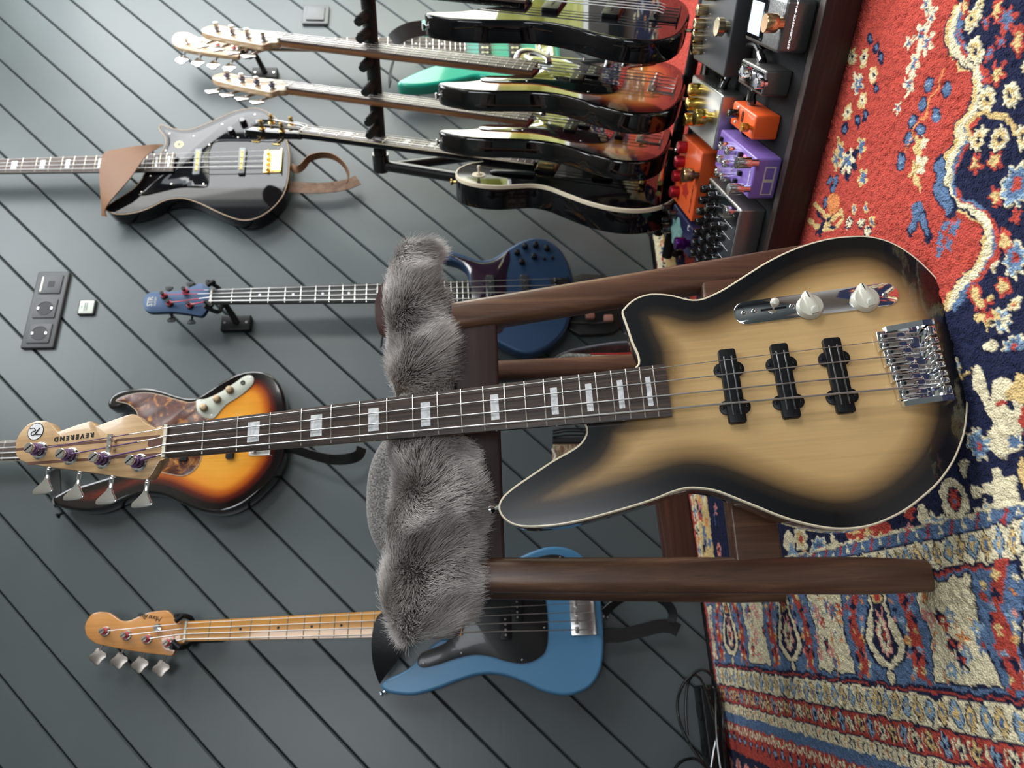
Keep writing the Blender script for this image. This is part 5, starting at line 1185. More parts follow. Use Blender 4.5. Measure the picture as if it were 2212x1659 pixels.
# single-cut guitar
LP = np.array([(-28, 385), (-45, 368), (-75, 355), (-108, 360), (-132, 382), (-141, 420), (-135, 458), (-118, 492), (-106, 520), (-110, 552), (-131, 592), (-154, 640), (-164, 690), (-155, 735), (-125, 772), (-80, 793), (-30, 800), (30, 800), (80, 793), (125, 772), (155, 735), (164, 690), (154, 640), (131, 592), (110, 552), (104, 520), (112, 488), (128, 458), (135, 430), (130, 412), (115, 408), (95, 415), (70, 430), (45, 440), (28, 440)])/1000.
LP[:, 0] *= 1.05; LP[:, 1] = .387+(LP[:, 1]-.355)*1.022
rt = fRD.root('bass_guitar', label='black single-cut bass with cream binding at the left end of the rack', cat='bass guitar')
o = body(fRD, rt, LP, -.012, .052, BLACKG, r=.003, grid=.016, step=.006)
Pn = resample(catmull(LP, 6), .006); b = fRD.mb(); n = len(Pn); q0, q1 = inset(Pn, -.0005), inset(Pn, .003)
b.add([(p[0], p[1], z) for P_, z in ((q0, -.019), (q0, -.0125), (inset(Pn, .0006), -.0114), (q1, -.0114), (q1, -.019)) for p in P_], [[k*n+i, k*n+(i+1) % n, ((k+1) % 5)*n+(i+1) % n, ((k+1) % 5)*n+i] for k in range(5) for i in range(n)])
b.build('binding', CREAM, o)
neck(fRD, rt, .775, .041, .056, fretpos(20, .775)+.004, 20, ROSE2, BLACKG, {k: 'block' for k in (1, 3, 5, 7, 9, 12, 15, 17, 19, 21)}, binding=CREAM, sheel=.44)
LH = np.array([(-20, 0), (-23, -12), (-33, -40), (-38, -80), (-41, -118), (-36, -129), (-22, -130), (-10, -127), (0, -135), (10, -127), (22, -130), (36, -129), (41, -118), (38, -80), (33, -40), (23, -12), (20, 0)])/1000.
fRD.mb().prism(resample(catmull(LH, 3), .004), -.018, -.004, .0015, 2).build('headstock', BLACKG, rt)
for sd_ in (-1, 1):
    for s in (-.045, -.095): tuner(fRD, rt, sd_*.022, s, -.004, sd_, 'fin2', GOLD, mat('black_silk', (.01, .01, .01), .6), reach=.022, r=.0050)
strings(fRD, rt, 0, [-.026, -.0087, .0087, .026], .765, .006, .0165, [(-.022, -.045), (-.022, -.095), (.022, -.095), (.022, -.045)], -.004, r0=(.0012, .001, .0008, .0006))
for s in (.562, .682):
    fRD.mb().prism(rrect(.088, .044, .003, 0, s), -.012, -.007, .001, 2).build('pickup_ring', BLACKM, rt)
    pickup(fRD, rt, 0, s, .070, .038, -.012, -.001, mat('brushed_gold_cover', (.5, .36, .16), .25, 1), 4, False, .003, GOLD, .05)
o = fRD.mb().prism(rrect(.10, .014, .005, 0, .765), -.012, .001, .002, 2).build('bridge', GOLD, rt); fRD.mb().tube([(-.045, .80, -.001), (.045, .80, -.001)], .0055, 10).build('tailpiece', GOLD, rt)
x, s = -.100, .437
o = fRD.mb().lathe((x, s, -.012), (0, 0, 1), [(.014, 0), (.014, .001), (.006, .0015), (.006, .004), (.002, .004), (.0022, .012), (.004, .016), (.003, .0195), (0, .02)], 20).build('toggle_switch', CREAM, rt)
for x, s in ((.10, .70), (.122, .74), (.10, .78)): knob(fRD, rt, x, s, -.012, .0115, .013, BLACKM)
strap_button(fRD, rt, (-.095, .390, -.036), (-.25, -1, 0), GOLD)
hn_ = fRD.mb(); hn_.tube(catmull([(-.078, .455, -.010), (-.073, .50, -.007), (-.066, .545, -.008)], 5, False), [.002]+[.009]*9+[.006], 10, flat=.35)
hn_.build('sticker_strip', mat('dark_label', (.02, .022, .024), .3), rt)

# rack: padded neck bar with dividers, side frame, lower bars
FOAM = mat('black_foam', (.008, .008, .008), .75); TUBE = mat('black_tube', (.006, .006, .007), .3, coat=.5)
def bar_pt(x, y, base): # picture point on the vertical plane through `base` along NF
    return on_plane(x, y, base, E1)
base = fRB.W(.034, .225, -.012)
nb0 = on_plane(822, 340, base, E1); nb1 = on_plane(795, 0, base, E1)
ndir = (nb1-nb0)/np.linalg.norm(nb1-nb0); bar_end = nb0; bar_far = nb0+ndir*(np.linalg.norm(nb1-nb0)+.35)
gr = empty('guitar_rack', (bar_end[0], bar_end[1], 0), label='black folding guitar rack with padded neck bar holding four basses', cat='guitar rack')
gl = np.array([bar_end[0], bar_end[1], 0]); rb_ = lambda pts: [np.array(p)-gl for p in pts]
MB().tube(rb_([bar_end, bar_far]), .0165, 16).build('neck_bar', FOAM, gr)
for yy in (30, 66, 128, 180, 245, 272):
    p = on_plane(795+(yy-40)*.088, yy, base, E1); p0 = p+E1*.0; p1 = p-E1*.052+UP*.016
    MB().tube(rb_([p, p*.6+p1*.4, p1]), [.0135, .013, .0115], 12, flat=.8).build('neck_divider', FOAM, gr)
    MB().cyl(p1-gl, p1-gl-E1*.004, .0095, 14, .001).build('divider_cap', TUBE, gr)
MB().tube(rb_([bar_end+ndir*.01, bar_end-ndir*.035]), .021, 16).build('end_joint', TUBE, gr)
q = on_plane(1020, 388, bar_end-ndir*.02, NF); dirp = (q-(bar_end-ndir*.02)); fl = (bar_end-ndir*.02)+dirp*((bar_end[2]-.02)/(bar_end[2]-q[2]))
MB().tube(rb_([bar_end-ndir*.02, fl]), .0145, 14).build('side_post', TUBE, gr)
bk = bar_end+E1*.18; bk = np.array([bk[0], bk[1], .02]); 
MB().tube(rb_([bar_end-ndir*.02+dirp*.12, bk-ndir*.02]), .0125, 12).build('rear_leg', TUBE, gr)
LBZ = .03
for o_ in (-.01, .10):
    c_ = fRB.W(o_, .925+.02, -.03); st_ = c_-NF*(dBC*3.2+.02); en_ = c_+NF*.4
    st_[2] = en_[2] = LBZ; MB().tube(rb_([st_, en_]), .013, 12).build('lower_bar', FOAM, gr)
for tt in (-(dBC*3.2), .38):
    c0_ = fRB.W(-.03, .94, -.03)+NF*tt; c1_ = fRB.W(.2, .94, -.03)+NF*tt; c0_[2] = c1_[2] = .014; MB().tube(rb_([c0_, c1_]), .012, 12).build('foot_bar', TUBE, gr)

# ------------------------------------------------------------------ the pedalboard
PE1 = np.array([.83, -.557, 0]); PE1 /= np.linalg.norm(PE1); PE2 = np.array([-PE1[1], PE1[0], 0])
PBW = PE1*-.30+PE2*1.25
RPB = np.array([PE1, PE2, UP])
def pz(x, y, z):
    p = on_floor(x, y, z); return np.array([p@PE1, p@PE2, z])
FRW = wood('dark_stained_oak', [(.3, (.013, .007, .006)), (.55, (.023, .012, .010)), (.8, (.055, .028, .020))], (6, 150, 150), .45, bump=.3)
CARPET = mat('black_loop_carpet', (.006, .006, .007), .95, bump=1, bscale=500)
pbx = lambda p: (p[0]+.30, p[1]-1.25, p[2])
pb = empty('pedalboard', PBW, RPB, label='low dark wooden pedalboard frame with a black carpet top, on the rug', cat='pedalboard')
U0, U1 = -.585, .10
def pbox(name, lo, hi, m, par=pb, b=.0, org=pbx):
    o = MB(org).box(lo, hi, b).build(name, m, par); return o
pbox('front_rail', (U0, 1.032, .0), (U1, 1.050, .050), FRW, b=.002); pbox('rear_rail', (U0, 1.482, .0), (U1, 1.498, .05), FRW, b=.002)
pbox('side_rail', (U0-.018, 1.032, 0), (U0, 1.498, .05), FRW, b=.002); pbox('side_rail', (U1, 1.032, 0), (U1+.018, 1.498, .05), FRW, b=.002)
pbox('board_top', (U0, 1.05, .034), (U1, 1.482, .043), CARPET)
def pedal(label, u0, u1, w0, w1, h, m, zb=.0435, b=.004, name='effects_pedal', topm=None, cat='effects pedal', slope=0.):
    c = PE1*((u0+u1)/2)+PE2*((w0+w1)/2)+UP*zb
    r = empty(name, c, RPB, label=label, cat=cat); r['_o'] = [(u0+u1)/2, (w0+w1)/2, zb]
    org = lambda p: (p[0]-(u0+u1)/2, p[1]-(w0+w1)/2, p[2]-zb)
    bd = MB(org).box((u0, w0, zb), (u1, w1, zb+h), b).build('enclosure', m, r)
    if topm: MB(org).box((u0+.004, w0+.004, zb+h-.001), (u1-.004, w1-.004, zb+h+.0006), .002).build('face_plate', topm, r)
    del r['_o']
    return r, org, zb+h
def pknob(r, org, zt, px, py, zc, rad, m, name='knob', stem=None, flare=0.):
    """control whose cap centre was seen at (px, py) at height zc"""
    c = pz(px, py, zc); h = zc-zt
    pr = [(rad, 0), (rad, h*.85), (rad*.93, h*.97), (rad*.8, h), (0, h)] if not flare else [(rad*.6, 0), (rad*.6, h*.3), (rad*(1-flare), h*.34), (rad, h*.42), (rad, h*.95), (rad*.94, h), (0, h)]
    o = MB(org).lathe((c[0], c[1], zt), (0, 0, 1), pr, 26).build(name, m, r)
    return o
def ptext(r, org, body, m, px, py, z, size, rot=0., sp=1., name='panel_text', bold=.0):
    c = pz(px, py, z); l = org(c); return text(name, body, m, r, Vector((float(l[0]), float(l[1]), float(l[2]))), rot, size, .0002, 0, sp, bold)
WINK = mat('white_print', (.7, .7, .7), .5); KINK = mat('black_print', (.01, .01, .01), .5)
DGREY = mat('dark_grey_enclosure', (.055, .058, .062), .38, metal=.4); GUN = mat('brushed_gunmetal', (.20, .20, .20), .34, metal=.85, bump=.25, bscale=200)
GBR = mat('brushed_brass_knob', (.56, .46, .28), .22, 1); CBR = mat('copper_foot_button', (.72, .45, .24), .25, 1); YBR = mat('yellow_brass_knob', (.72, .5, .12), .2, 1)
CHK = mat('chrome_knob', (.8, .8, .82), .12, 1)
# dark grey with brass knobs
r, org, zt = pedal('dark grey pedal with a row of brass knobs, at the far right of the board', -.232, -.07, 1.272, 1.458, .042, DGREY)
for x, y in ((1531, -10), (1514, 22), (1508, 52), (1504, 80), (1502, 107)): pknob(r, org, zt, x-9, y-1, zt+.019, .0095, GBR)
pknob(r, org, zt, 1547, 58, zt+.019, .0145, GBR, 'foot_button', flare=.1)
for k, x in enumerate((1531, 1527, 1522, 1518)): ptext(r, org, '|', WINK, x+3, 30+k*28, zt+.0003, .006)
# tuner
r, org, zt = pedal('gunmetal tuner pedal with a lit display and copper foot button', -.162, -.094, 1.066, 1.20, .045, GUN, b=.006)
cc = pz(1640, 20, zt+.002)
MB(org).box((-.156, 1.128, zt-.001), (-.100, 1.194, zt+.0012), .003).build('display_frame', BLACKG, r)
MB(org).box((-.150, 1.140, zt+.001), (-.106, 1.188, zt+.0018)).build('display', mat('tuner_screen', (.35, .42, .5), .2, emit=((.75, .85, 1.), .3)), r)
pknob(r, org, zt, 1655-4, 50, zt+.026, .0125, CBR, 'foot_button', flare=.05)
ptext(r, org, 'STROBOSTOMP HD', WINK, 1714, 52, zt+.0003, .0082, 0, .8, bold=.0002)
# mini pedal with crystal knob
r, org, zt = pedal('tiny grey steel pedal with a clear crystal knob', -.226, -.190, 1.098, 1.205, .041, mat('grey_steel', (.16, .155, .15), .35, .7, bump=.1), topm=mat('dark_mirror_plate', (.05, .05, .055), .12, 1))
GLS = mat('crystal', (.95, .97, 1), .02, trans=1, ior=1.5)
c = pz(1600, 155, zt+.022)
MB(org).lathe((c[0], c[1], zt), (0, 0, 1), [(.004, 0), (.004, .004), (.007, .006), (.0095, .014), (.0085, .021), (.004, .024), (0, .0242)], 8).build('crystal_knob', GLS, r, smooth=False)
pknob(r, org, zt, 1632, 180, zt+.017, .0078, CHK, 'foot_button', flare=.05)
for k in range(3): ptext(r, org, '~', WINK, 1614+k*7, 162+k*6, zt+.0014, .007)
# small orange pedal
ORG = mat('bright_orange_enamel', (.80, .105, .018), .42, coat=.3); ORG2 = mat('burnt_orange_enamel', (.62, .085, .015), .48, coat=.2)
r, org, zt = pedal('small bright orange pedal with one black knob and white lamps', -.292, -.255, 1.104, 1.208, .040, ORG)
pknob(r, org, zt, 1573, 245, zt+.016, .0068, BK)
for x, y in ((1594, 232), (1586, 263)):
    c = pz(x, y, zt+.002); MB(org).lathe((c[0], c[1], zt), (0, 0, 1), [(.0028, 0), (.0026, .0015), (.0015, .0026), (0, .003)], 12).build('lamp', WHITEK, r)
pknob(r, org, zt, 1600, 275, zt+.018, .0068, mat('orange_foot_button', (.8, .32, .05), .25, .8), 'foot_button', flare=.05)
c = pz(1604, 252, zt+.0003); P_ = rrect(.0165, .0085, .003, c[0], c[1])
MB(org).tube([(p[0], p[1], zt+.0003) for p in P_+[P_[0]]], .0004, 5).build('logo_frame', KINK, r)
ptext(r, org, 'MXR', KINK, 1604, 252, zt+.0004, .0075, 0, 1, bold=.0002)
# silver pedal with yellow brass knobs
r, org, zt = pedal('plain silver pedal with four yellow brass knobs', -.352, -.258, 1.262, 1.444, .042, mat('bare_aluminium', (.55, .56, .53), .3, 1, bump=.1, bscale=30))
for x, y in ((1492, 194), (1487, 224), (1482, 258)): pknob(r, org, zt, x-4, y, zt+.02, .0118, YBR)
pknob(r, org, zt, 1500, 253, zt+.030, .0145, YBR, 'foot_button', flare=.03)
# burnt orange pedal with red knobs
REDK = mat('anodised_red_knob', (.42, .02, .035), .3, .7)
r, org, zt = pedal('burnt orange pedal with four dark red knobs', -.506, -.370, 1.314, 1.450, .042, ORG2)
for x, y in ((1468, 318), (1463, 349), (1458, 380), (1452, 414)): pknob(r, org, zt, x-5, y, zt+.018, .0115, REDK)
pknob(r, org, zt, 1474, 378, zt+.030, .0135, CBR, 'foot_button', flare=.03)
ptext(r, org, 'SoundAndSaw', KINK, 1493, 430, zt+.0003, .0105, 0, .9); 
pdl = r; c = pz(1480, 412, zt+.0003)
b = MB(org); b.prism([(c[0]+.014*math.cos(t)*(1+.25*math.cos(3*t)), c[1]+.02*math.sin(t)*(1+.25*math.cos(5*t))) for t in np.linspace(0, 6.28, 30)[:-1]], zt-.0002, zt+.0003); b.build('printed_mark', mat('dark_red_print', (.35, .02, .01), .5), r)
# purple pedal
PUR = mat('purple_enamel', (.20, .12, .42), .4, coat=.3)
r, org, zt = pedal('purple pedal with six chrome knobs and two chrome foot buttons', -.373, -.309, 1.066, 1.24, .0415, PUR)
for x, y in ((1553, 315), (1567, 326), (1549, 343), (1561, 353), (1545, 372), (1555, 382)): pknob(r, org, zt, x, y, zt+.016, .0068, CHK)
for x, y in ((1590, 352), (1573, 408)): pknob(r, org, zt, x, y, zt+.034, .0088, CHK, 'foot_button', flare=.02)
for x, y in ((1556, 301), (1598, 334), (1596, 374), (1586, 391)):
    c = pz(x, y, zt+.004); MB(org).box((c[0]-.004, c[1]-.004, zt), (c[0]+.004, c[1]+.004, zt+.006), .001).build('mini_switch', BLACKM, r)
c = pz(1608, 338, zt+.001); MB(org).lathe((c[0], c[1], zt), (0, 0, 1), [(.0028, 0), (.002, .0018), (0, .0022)], 12).build('lamp', mat('red_lamp', (.9, .05, .08), .3, emit=((1, .1, .15), 2.5)), r)
ptext(r, org, 'compressor', WINK, 1617, 385, zt+.0003, .0068, .0, .8)
lf = MB(org); LBL = mat('cream_label', (.55, .47, .44), .5)
o = lf.box((-.366, 1.0653, .050), (-.322, 1.0662, .068)).build('front_label', LBL, r)
for ua, ub in ((-.364, -.346), (-.341, -.324)): MB(org).box((ua, 1.0648, .053), (ub, 1.0655, .066)).build('label_block', PUR, r)
# aluminium box with rows of black knobs
r, org, zt = pedal('wide bare metal unit covered with rows of black knobs, behind the chair leg', -.56, -.396, 1.082, 1.252, .043, mat('worn_steel', (.36, .33, .32), .33, .9, bump=.15, bscale=25), topm=mat('black_glass_panel', (.008, .009, .01), .15, coat=.6))
for j in range(7):
    for i in range(3):
        if (j, i) == (0, 2) or (j, i) == (1, 2): continue
        u_, w_ = -.412-j*.0205, 1.232-i*.037
        if j == 0 and i == 0: w_ += .0
        o = MB(org).lathe((u_, w_, zt+.0004), (0, 0, 1), [(.0085, 0), (.0085, .003), (.0075, .004), (.0072, .016), (.0062, .018), (0, .018)], 20).build('knob', BK, r)
pknob(r, org, zt, 1565, 456, zt+.02, .0085, CHK, 'foot_button', flare=.05)
for j in range(7): MB(org).box((-.414-j*.0205, 1.10, zt+.0005), (-.4135-j*.0205, 1.14, zt+.0009)).build('panel_line', WINK, r)
# navy pedal with teal artwork
r, org, zt = pedal('navy pedal with pale teal artwork and a purple foot button, at the left end', -.574, -.512, 1.292, 1.440, .042, mat('navy_enamel', (.012, .013, .05), .4, coat=.3))
c = pz(1462, 500, zt+.0003)
MB(org).prism([(c[0]+.030*math.cos(t)*(1+.15*math.cos(5*t))-.004, c[1]+.040*math.sin(t)*(1+.12*math.cos(7*t))) for t in np.linspace(0, 6.28, 50)[:-1]], zt-.0002, zt+.0004).build('printed_artwork', mottled('teal_print', [(.4, (.10, .22, .20)), (.55, (.22, .38, .34)), (.7, (.04, .10, .10))], 60, .45), r)
for x, y in ((1430, 450), (1443, 463), (1427, 475), (1430, 495)): pknob(r, org, zt, x, y, zt+.018, .0085, BK)
pknob(r, org, zt, 1458, 526, zt+.030, .0125, mat('anodised_purple', (.09, .012, .16), .25, .85), 'foot_button', flare=.04)
ptext(r, org, '(*)', WINK, 1487, 492, zt+.0005, .012)
# patch leads: flat black plugs between the pedals
def lead(pts, label, px_=True, r_=.004, plug=True):
    P = [np.array([*(PE1*q[0]+PE2*q[1])[:2], q[2]]) for q in pts]
    o = empty('patch_cable', (P[0][0], P[0][1], .044), label=label, cat='cable')
    g0 = np.array([P[0][0], P[0][1], .044])
    MB().tube([p-g0 for p in catmull(P, 5, False)], r_, 8).build('cable', BLACKM, o)
    for a_, b_ in ((P[0], P[1]), (P[-1], P[-2])):
        d_ = b_-a_; d_ /= np.linalg.norm(d_)
        MB().tube([a_-g0, a_+d_*.012-g0, a_+d_*.022-g0], [.009, .009, .0065], 12, flat=.75).build('plug', BK, o)
        MB().tube([a_-d_*.003-g0, a_-g0], .0042, 10).build('plug_tip', CHROME, o)
lead([(-.190, 1.165, .066), (-.172, 1.20, .067), (-.178, 1.25, .062), (-.168, 1.20, .055)], 'looped black patch cable between the tuner and the tiny steel pedal')
lead([(-.228, 1.175, .066), (-.236, 1.175, .068), (-.245, 1.175, .068), (-.253, 1.175, .066)], 'short black patch cable between the tiny steel and orange pedals')
lead([(-.298, 1.19, .062), (-.303, 1.22, .058), (-.300, 1.245, .056), (-.297, 1.255, .056)], 'short black patch cable beside the purple pedal')
lead([(-.236, 1.31, .064), (-.243, 1.31, .067), (-.248, 1.315, .067), (-.254, 1.32, .064)], 'short black patch cable between the dark grey and silver pedals')

# ------------------------------------------------------------------ the chair
cR = np.array([.945, .327, 0]); cR /= np.linalg.norm(cR); cF = np.array([-cR[1], cR[0], 0])
CWAL = wood('walnut_chair_wood', [(.3, (.060, .028, .018)), (.52, (.125, .060, .036)), (.75, (.24, .125, .070))], (70, 70, 3), .38, .25, bump=.15, coatr=.25)
CW0 = np.array([-.08, 1.04, 0.])
ch = empty('chair', CW0, np.array([cR, cF, UP]), label='walnut chair with grey upholstered seat draped in fur, behind the front bass', cat='chair')
def cl(p): d = np.array(p)-CW0; return np.array([d@cR, d@cF, d[2]])
def leg(foot, top, w=.042, d=.034, wt=None, dt=None, bow=(0, 0)):
    f_, t_ = cl(foot), cl(top); secs = []
    for k in range(9):
        q = k/8; c_ = f_*(1-q)+t_*q+np.array([bow[0], bow[1], 0])*math.sin(math.pi*q)
        ww = lerp(w, wt or w, q)*(.86 if k == 0 else 1); dd = lerp(d, dt or d, q)*(.86 if k == 0 else 1)
        secs.append([(c_[0]+x, c_[1]+y, c_[2]) for x, y in rrect(ww, dd, min(ww, dd)*.36)])
    return loft(MB(), secs).build('leg', CWAL, ch)
leg((-.236, .802, .001), (-.227, .852, .553), .043, .036, .040, .034)
leg((.172, .955, .001), (.086, .935, .553), .043, .036, .042, .034)
leg((-.367, 1.185, .001), (-.335, 1.19, .60), .036, .034, .038, .034)
leg((.040, 1.345, .001), (.018, 1.30, .60), .036, .034, .040, .034)
def rail(name, p, q, h, th, m=CWAL, curve=0.):
    p, q = cl(p), cl(q); d_ = q-p; L_ = np.linalg.norm(d_); d_ /= L_; n_ = np.cross(d_, [0, 0, 1.]); secs = []
    for k in range(7):
        c_ = p+d_*L_*k/6; hh = h*(1-curve*math.sin(math.pi*k/6))
        secs.append([tuple(c_+n_*x+np.array([0, 0, 1.])*z) for x, z in rrect(th, hh, min(th, hh)*.2)])
    return loft(MB(), secs).build(name, m, ch)
DRAIL = wood('dark_walnut_rail', [(.3, (.024, .012, .011)), (.6, (.042, .020, .017)), (.8, (.075, .035, .028))], (3, 70, 70), .5, .1, bump=.1)
rail('seat_rail', (-.227, .852, .522), (.086, .935, .522), .056, .022, DRAIL); rail('seat_rail', (-.335, 1.19, .522), (.018, 1.30, .522), .056, .022, DRAIL)
rail('seat_rail', (-.227, .852, .522), (-.335, 1.19, .522), .056, .022, DRAIL); rail('seat_rail', (.086, .935, .522), (.018, 1.30, .522), .056, .022, DRAIL)
RRED = wood('reddish_walnut_rail', [(.3, (.05, .018, .012)), (.6, (.10, .036, .022)), (.8, (.17, .066, .036))], (3, 70, 70), .45, .2)
rail('stretcher', (-.234, .818, .196), (.150, .945, .190), .058, .022, CWAL); rail('stretcher', (-.352, 1.187, .170), (.030, 1.32, .185), .058, .020, RRED)
rail('stretcher', (-.234, .82, .150), (-.352, 1.187, .150), .04, .02, CWAL); rail('stretcher', (.150, .945, .150), (.030, 1.32, .150), .04, .02, CWAL)
FAB = mat('speckled_grey_upholstery', (.2, .19, .18), .9, sheen=.3)
_n = FAB.node_tree.nodes; _l = FAB.node_tree.links
_tc = _n.new('ShaderNodeTexCoord'); _ns = _n.new('ShaderNodeTexNoise'); _ns.inputs['Scale'].default_value = 420; _ns.inputs['Detail'].default_value = 2
_r = ramp(_n, [(.34, (.05, .045, .042)), (.5, (.13, .122, .115)), (.66, (.27, .255, .24))]); _b = _n.new('ShaderNodeBump'); _b.inputs['Strength'].default_value = .8; _b.inputs['Distance'].default_value = .001
_l.new(_tc.outputs['Object'], _ns.inputs['Vector']); _l.new(_ns.outputs['Fac'], _r.inputs['Fac']); _l.new(_r.outputs['Color'], _n['Principled BSDF'].inputs['Base Color']); _l.new(_ns.outputs['Fac'], _b.inputs['Height']); _l.new(_b.outputs['Normal'], _n['Principled BSDF'].inputs['Normal'])
s0_, s1_ = cl((-.285, .800, 0)), cl((.150, .930, 0))
cxm, wd_ = (s0_[0]+s1_[0])/2, s1_[0]-s0_[0]; fy = (s0_[1]+s1_[1])/2
MB().prism(rrect(wd_, .46, .055, cxm, fy+.23, 9), .551, .622, .022, 5, rb=.010).build('seat_cushion', FAB, ch)
bkc = cl((-.195, 1.27, 0))
b = MB(lambda p: (bkc[0]+p[0], bkc[1]+p[2], p[1]))
b.prism([(.135*abs(math.cos(t))**.8*(1 if math.cos(t) > 0 else -1), .60+.113*abs(math.sin(t))**.9*(1 if math.sin(t) > 0 else -1)) for t in np.linspace(0, 2*math.pi, 60)[:-1]], -.03, .03, .022, 4)
b.build('backrest', FAB, ch)

# ------------------------------------------------------------------ fur throw over the front edge of the seat
FA, FB_ = np.array([-.285, .800, 0]), np.array([.150, .930, 0]); FD = (FB_-FA)/np.linalg.norm(FB_-FA); FNO = np.array([FD[1], -FD[0], 0])
prof = [(545, 885, 930), (560, 862, 935), (600, 850, 925), (650, 842, 938), (700, 838, 942), (750, 842, 950), (800, 846, 958), (850, 850, 975), (900, 848, 1002), (950, 846, 1010), (1000, 845, 1022), (1050, 842, 1035), (1100, 842, 1042), (1150, 840, 1040), (1200, 836, 1026), (1250, 834, 1006), (1300, 834, 992), (1350, 848, 980), (1382, 875, 935)]
ths = empty('fur_throw', FA*.5+FB_*.5+UP*.62, label='long haired grey brown fur throw draped along the front edge of the chair seat', cat='fur throw')
to = FA*.5+FB_*.5+UP*.62
st_ = []
for y, xa, xb in prof:
    c_ = on_plane((xa+xb)/2, y, FA+FNO*-.022, FNO); za = on_plane(xa, y, FA-FNO*.022, FNO); zb_ = on_plane(xb, y, FA-FNO*.022, FNO)
    X = c_[0]; dip = math.exp(-((y-898)/62)**2)
    rz = (za[2]-zb_[2])/2*.93; rd = .040*(1-.62*dip)*(1 if 560 < y < 1375 else .6)
    st_.append([*(c_-FNO*.020*dip), max(rz, .01), rd])
st_ = catmull(st_, 4, False); NS, NR = len(st_), 40
def furpt(i, a, k=1.0):
    """point of the pelt at station i (float) and angle a"""
    i0 = np.clip(np.floor(i).astype(int), 0, NS-2); f_ = (i-i0)[..., None]; s_ = st_[i0]*(1-f_)+st_[i0+1]*f_
    x_ = s_[..., :3]+FNO*(s_[..., 4]*np.cos(a)*k)[..., None]+UP*(s_[..., 3]*np.sin(a)*k)[..., None]
    n_ = FNO*(np.cos(a)/s_[..., 4])[..., None]+UP*(np.sin(a)/s_[..., 3])[..., None]; n_ /= np.linalg.norm(n_, axis=-1)[..., None]
    lump = .0045*np.sin(s_[..., 0]*70+np.sin(a*2)*1.3)+.004*np.sin(s_[..., 0]*38+a*1.7+1)
    return x_+n_*lump[..., None], n_
ii, aa_ = np.meshgrid(np.arange(NS, dtype=float), np.linspace(0, 2*math.pi, NR, endpoint=False), indexing='ij')
Vp, _ = furpt(ii, aa_); b = MB(lambda p: (p[0]-to[0], p[1]-to[1], p[2]-to[2]))
vs = Vp.reshape(-1, 3); fs = [list(range(NR))[::-1], [(NS-1)*NR+i for i in range(NR)]]
for k in range(NS-1):
    for i in range(NR): j = (i+1) % NR; fs.append([k*NR+i, k*NR+j, (k+1)*NR+j, (k+1)*NR+i])
b.add(vs, fs).build('pelt', mat('pelt_skin', (.07, .058, .052), .95), ths)
NH = 62000
hi_ = rng.uniform(.3, NS-1.3, NH); ha = rng.uniform(-math.pi*.62, math.pi*.75, NH)
root, nr = furpt(hi_, ha, .98)
sx = root@FD
def sw(p, f, ph): return np.sin(p[:, 0]*f+ph)+np.sin(p[:, 2]*f*1.3+ph*2.1)+np.sin((p[:, 0]+p[:, 2])*f*.7+ph*.7)
sw1, sw2 = sw(root, 55, 1.)*.33, sw(root, 83, 4.)*.33
comb = UP*(-.42+.55*sw1)[:, None]+FD*(.25+.75*sw2)[:, None]
d0 = nr*.75+comb+rng.normal(0, .16, (NH, 3)); d0 /= np.linalg.norm(d0, axis=1)[:, None]
bend = comb*.9-UP*.35+rng.normal(0, .22, (NH, 3))
Lh = rng.uniform(.011, .022, NH)*(1+.25*sw(root, 30, 2.)*.33)
yim = np.interp(hi_, np.arange(NS), catmull([[p[0]] for p in prof], 4, False)[:, 0])
dipm = np.exp(-((yim-898)/60)**2)*(np.cos(ha) > -.1); Lh *= (1-.72*dipm); d0 = d0*(1-.75*dipm)[:, None]+(-UP*.9)*(dipm*.75)[:, None]
clc = np.stack([np.round(hi_*1.3)/1.3+.0, np.round(ha*9)/9], 1); ctip, cn = furpt(np.clip(clc[:, 0], 0, NS-1.01), clc[:, 1], 1.0)
K = 5; pts = np.empty((NH, K, 3)); 
for k in range(K):
    q = k/(K-1); p = root+d0*(Lh*q)[:, None]+bend*(Lh*.42*q*q)[:, None]
    pts[:, k] = p+(ctip+(d0*Lh[:, None])-p)*(.16*q)
pts -= to
hc = bpy.data.hair_curves.new('fur'); hc.add_curves([K]*NH)
hc.attributes['position'].data.foreach_set('vector', pts.astype(np.float32).ravel()) if 'position' in hc.attributes else hc.points.foreach_set('position', pts.astype(np.float32).ravel())
ra = hc.attributes.get('radius') or hc.attributes.new('radius', 'FLOAT', 'POINT'); ra.data.foreach_set('value', np.tile(np.array([.00017, .00017, .00015, .00011, .00004], np.float32), NH))
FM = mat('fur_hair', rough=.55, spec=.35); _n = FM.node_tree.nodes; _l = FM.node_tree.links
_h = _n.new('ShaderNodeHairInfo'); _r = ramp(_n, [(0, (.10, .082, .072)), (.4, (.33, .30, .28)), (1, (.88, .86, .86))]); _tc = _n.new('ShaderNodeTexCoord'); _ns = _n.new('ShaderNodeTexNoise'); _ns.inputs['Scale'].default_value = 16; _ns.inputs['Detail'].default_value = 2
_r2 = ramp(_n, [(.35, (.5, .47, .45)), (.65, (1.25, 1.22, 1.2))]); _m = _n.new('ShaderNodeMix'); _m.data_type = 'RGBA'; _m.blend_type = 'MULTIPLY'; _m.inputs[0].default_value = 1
_l.new(_h.outputs['Intercept'], _r.inputs['Fac']); _l.new(_tc.outputs['Object'], _ns.inputs['Vector']); _l.new(_ns.outputs['Fac'], _r2.inputs['Fac']); _l.new(_r.outputs['Color'], _m.inputs[6]); _l.new(_r2.outputs['Color'], _m.inputs[7]); _l.new(_m.outputs[2], _n['Principled BSDF'].inputs['Base Color'])
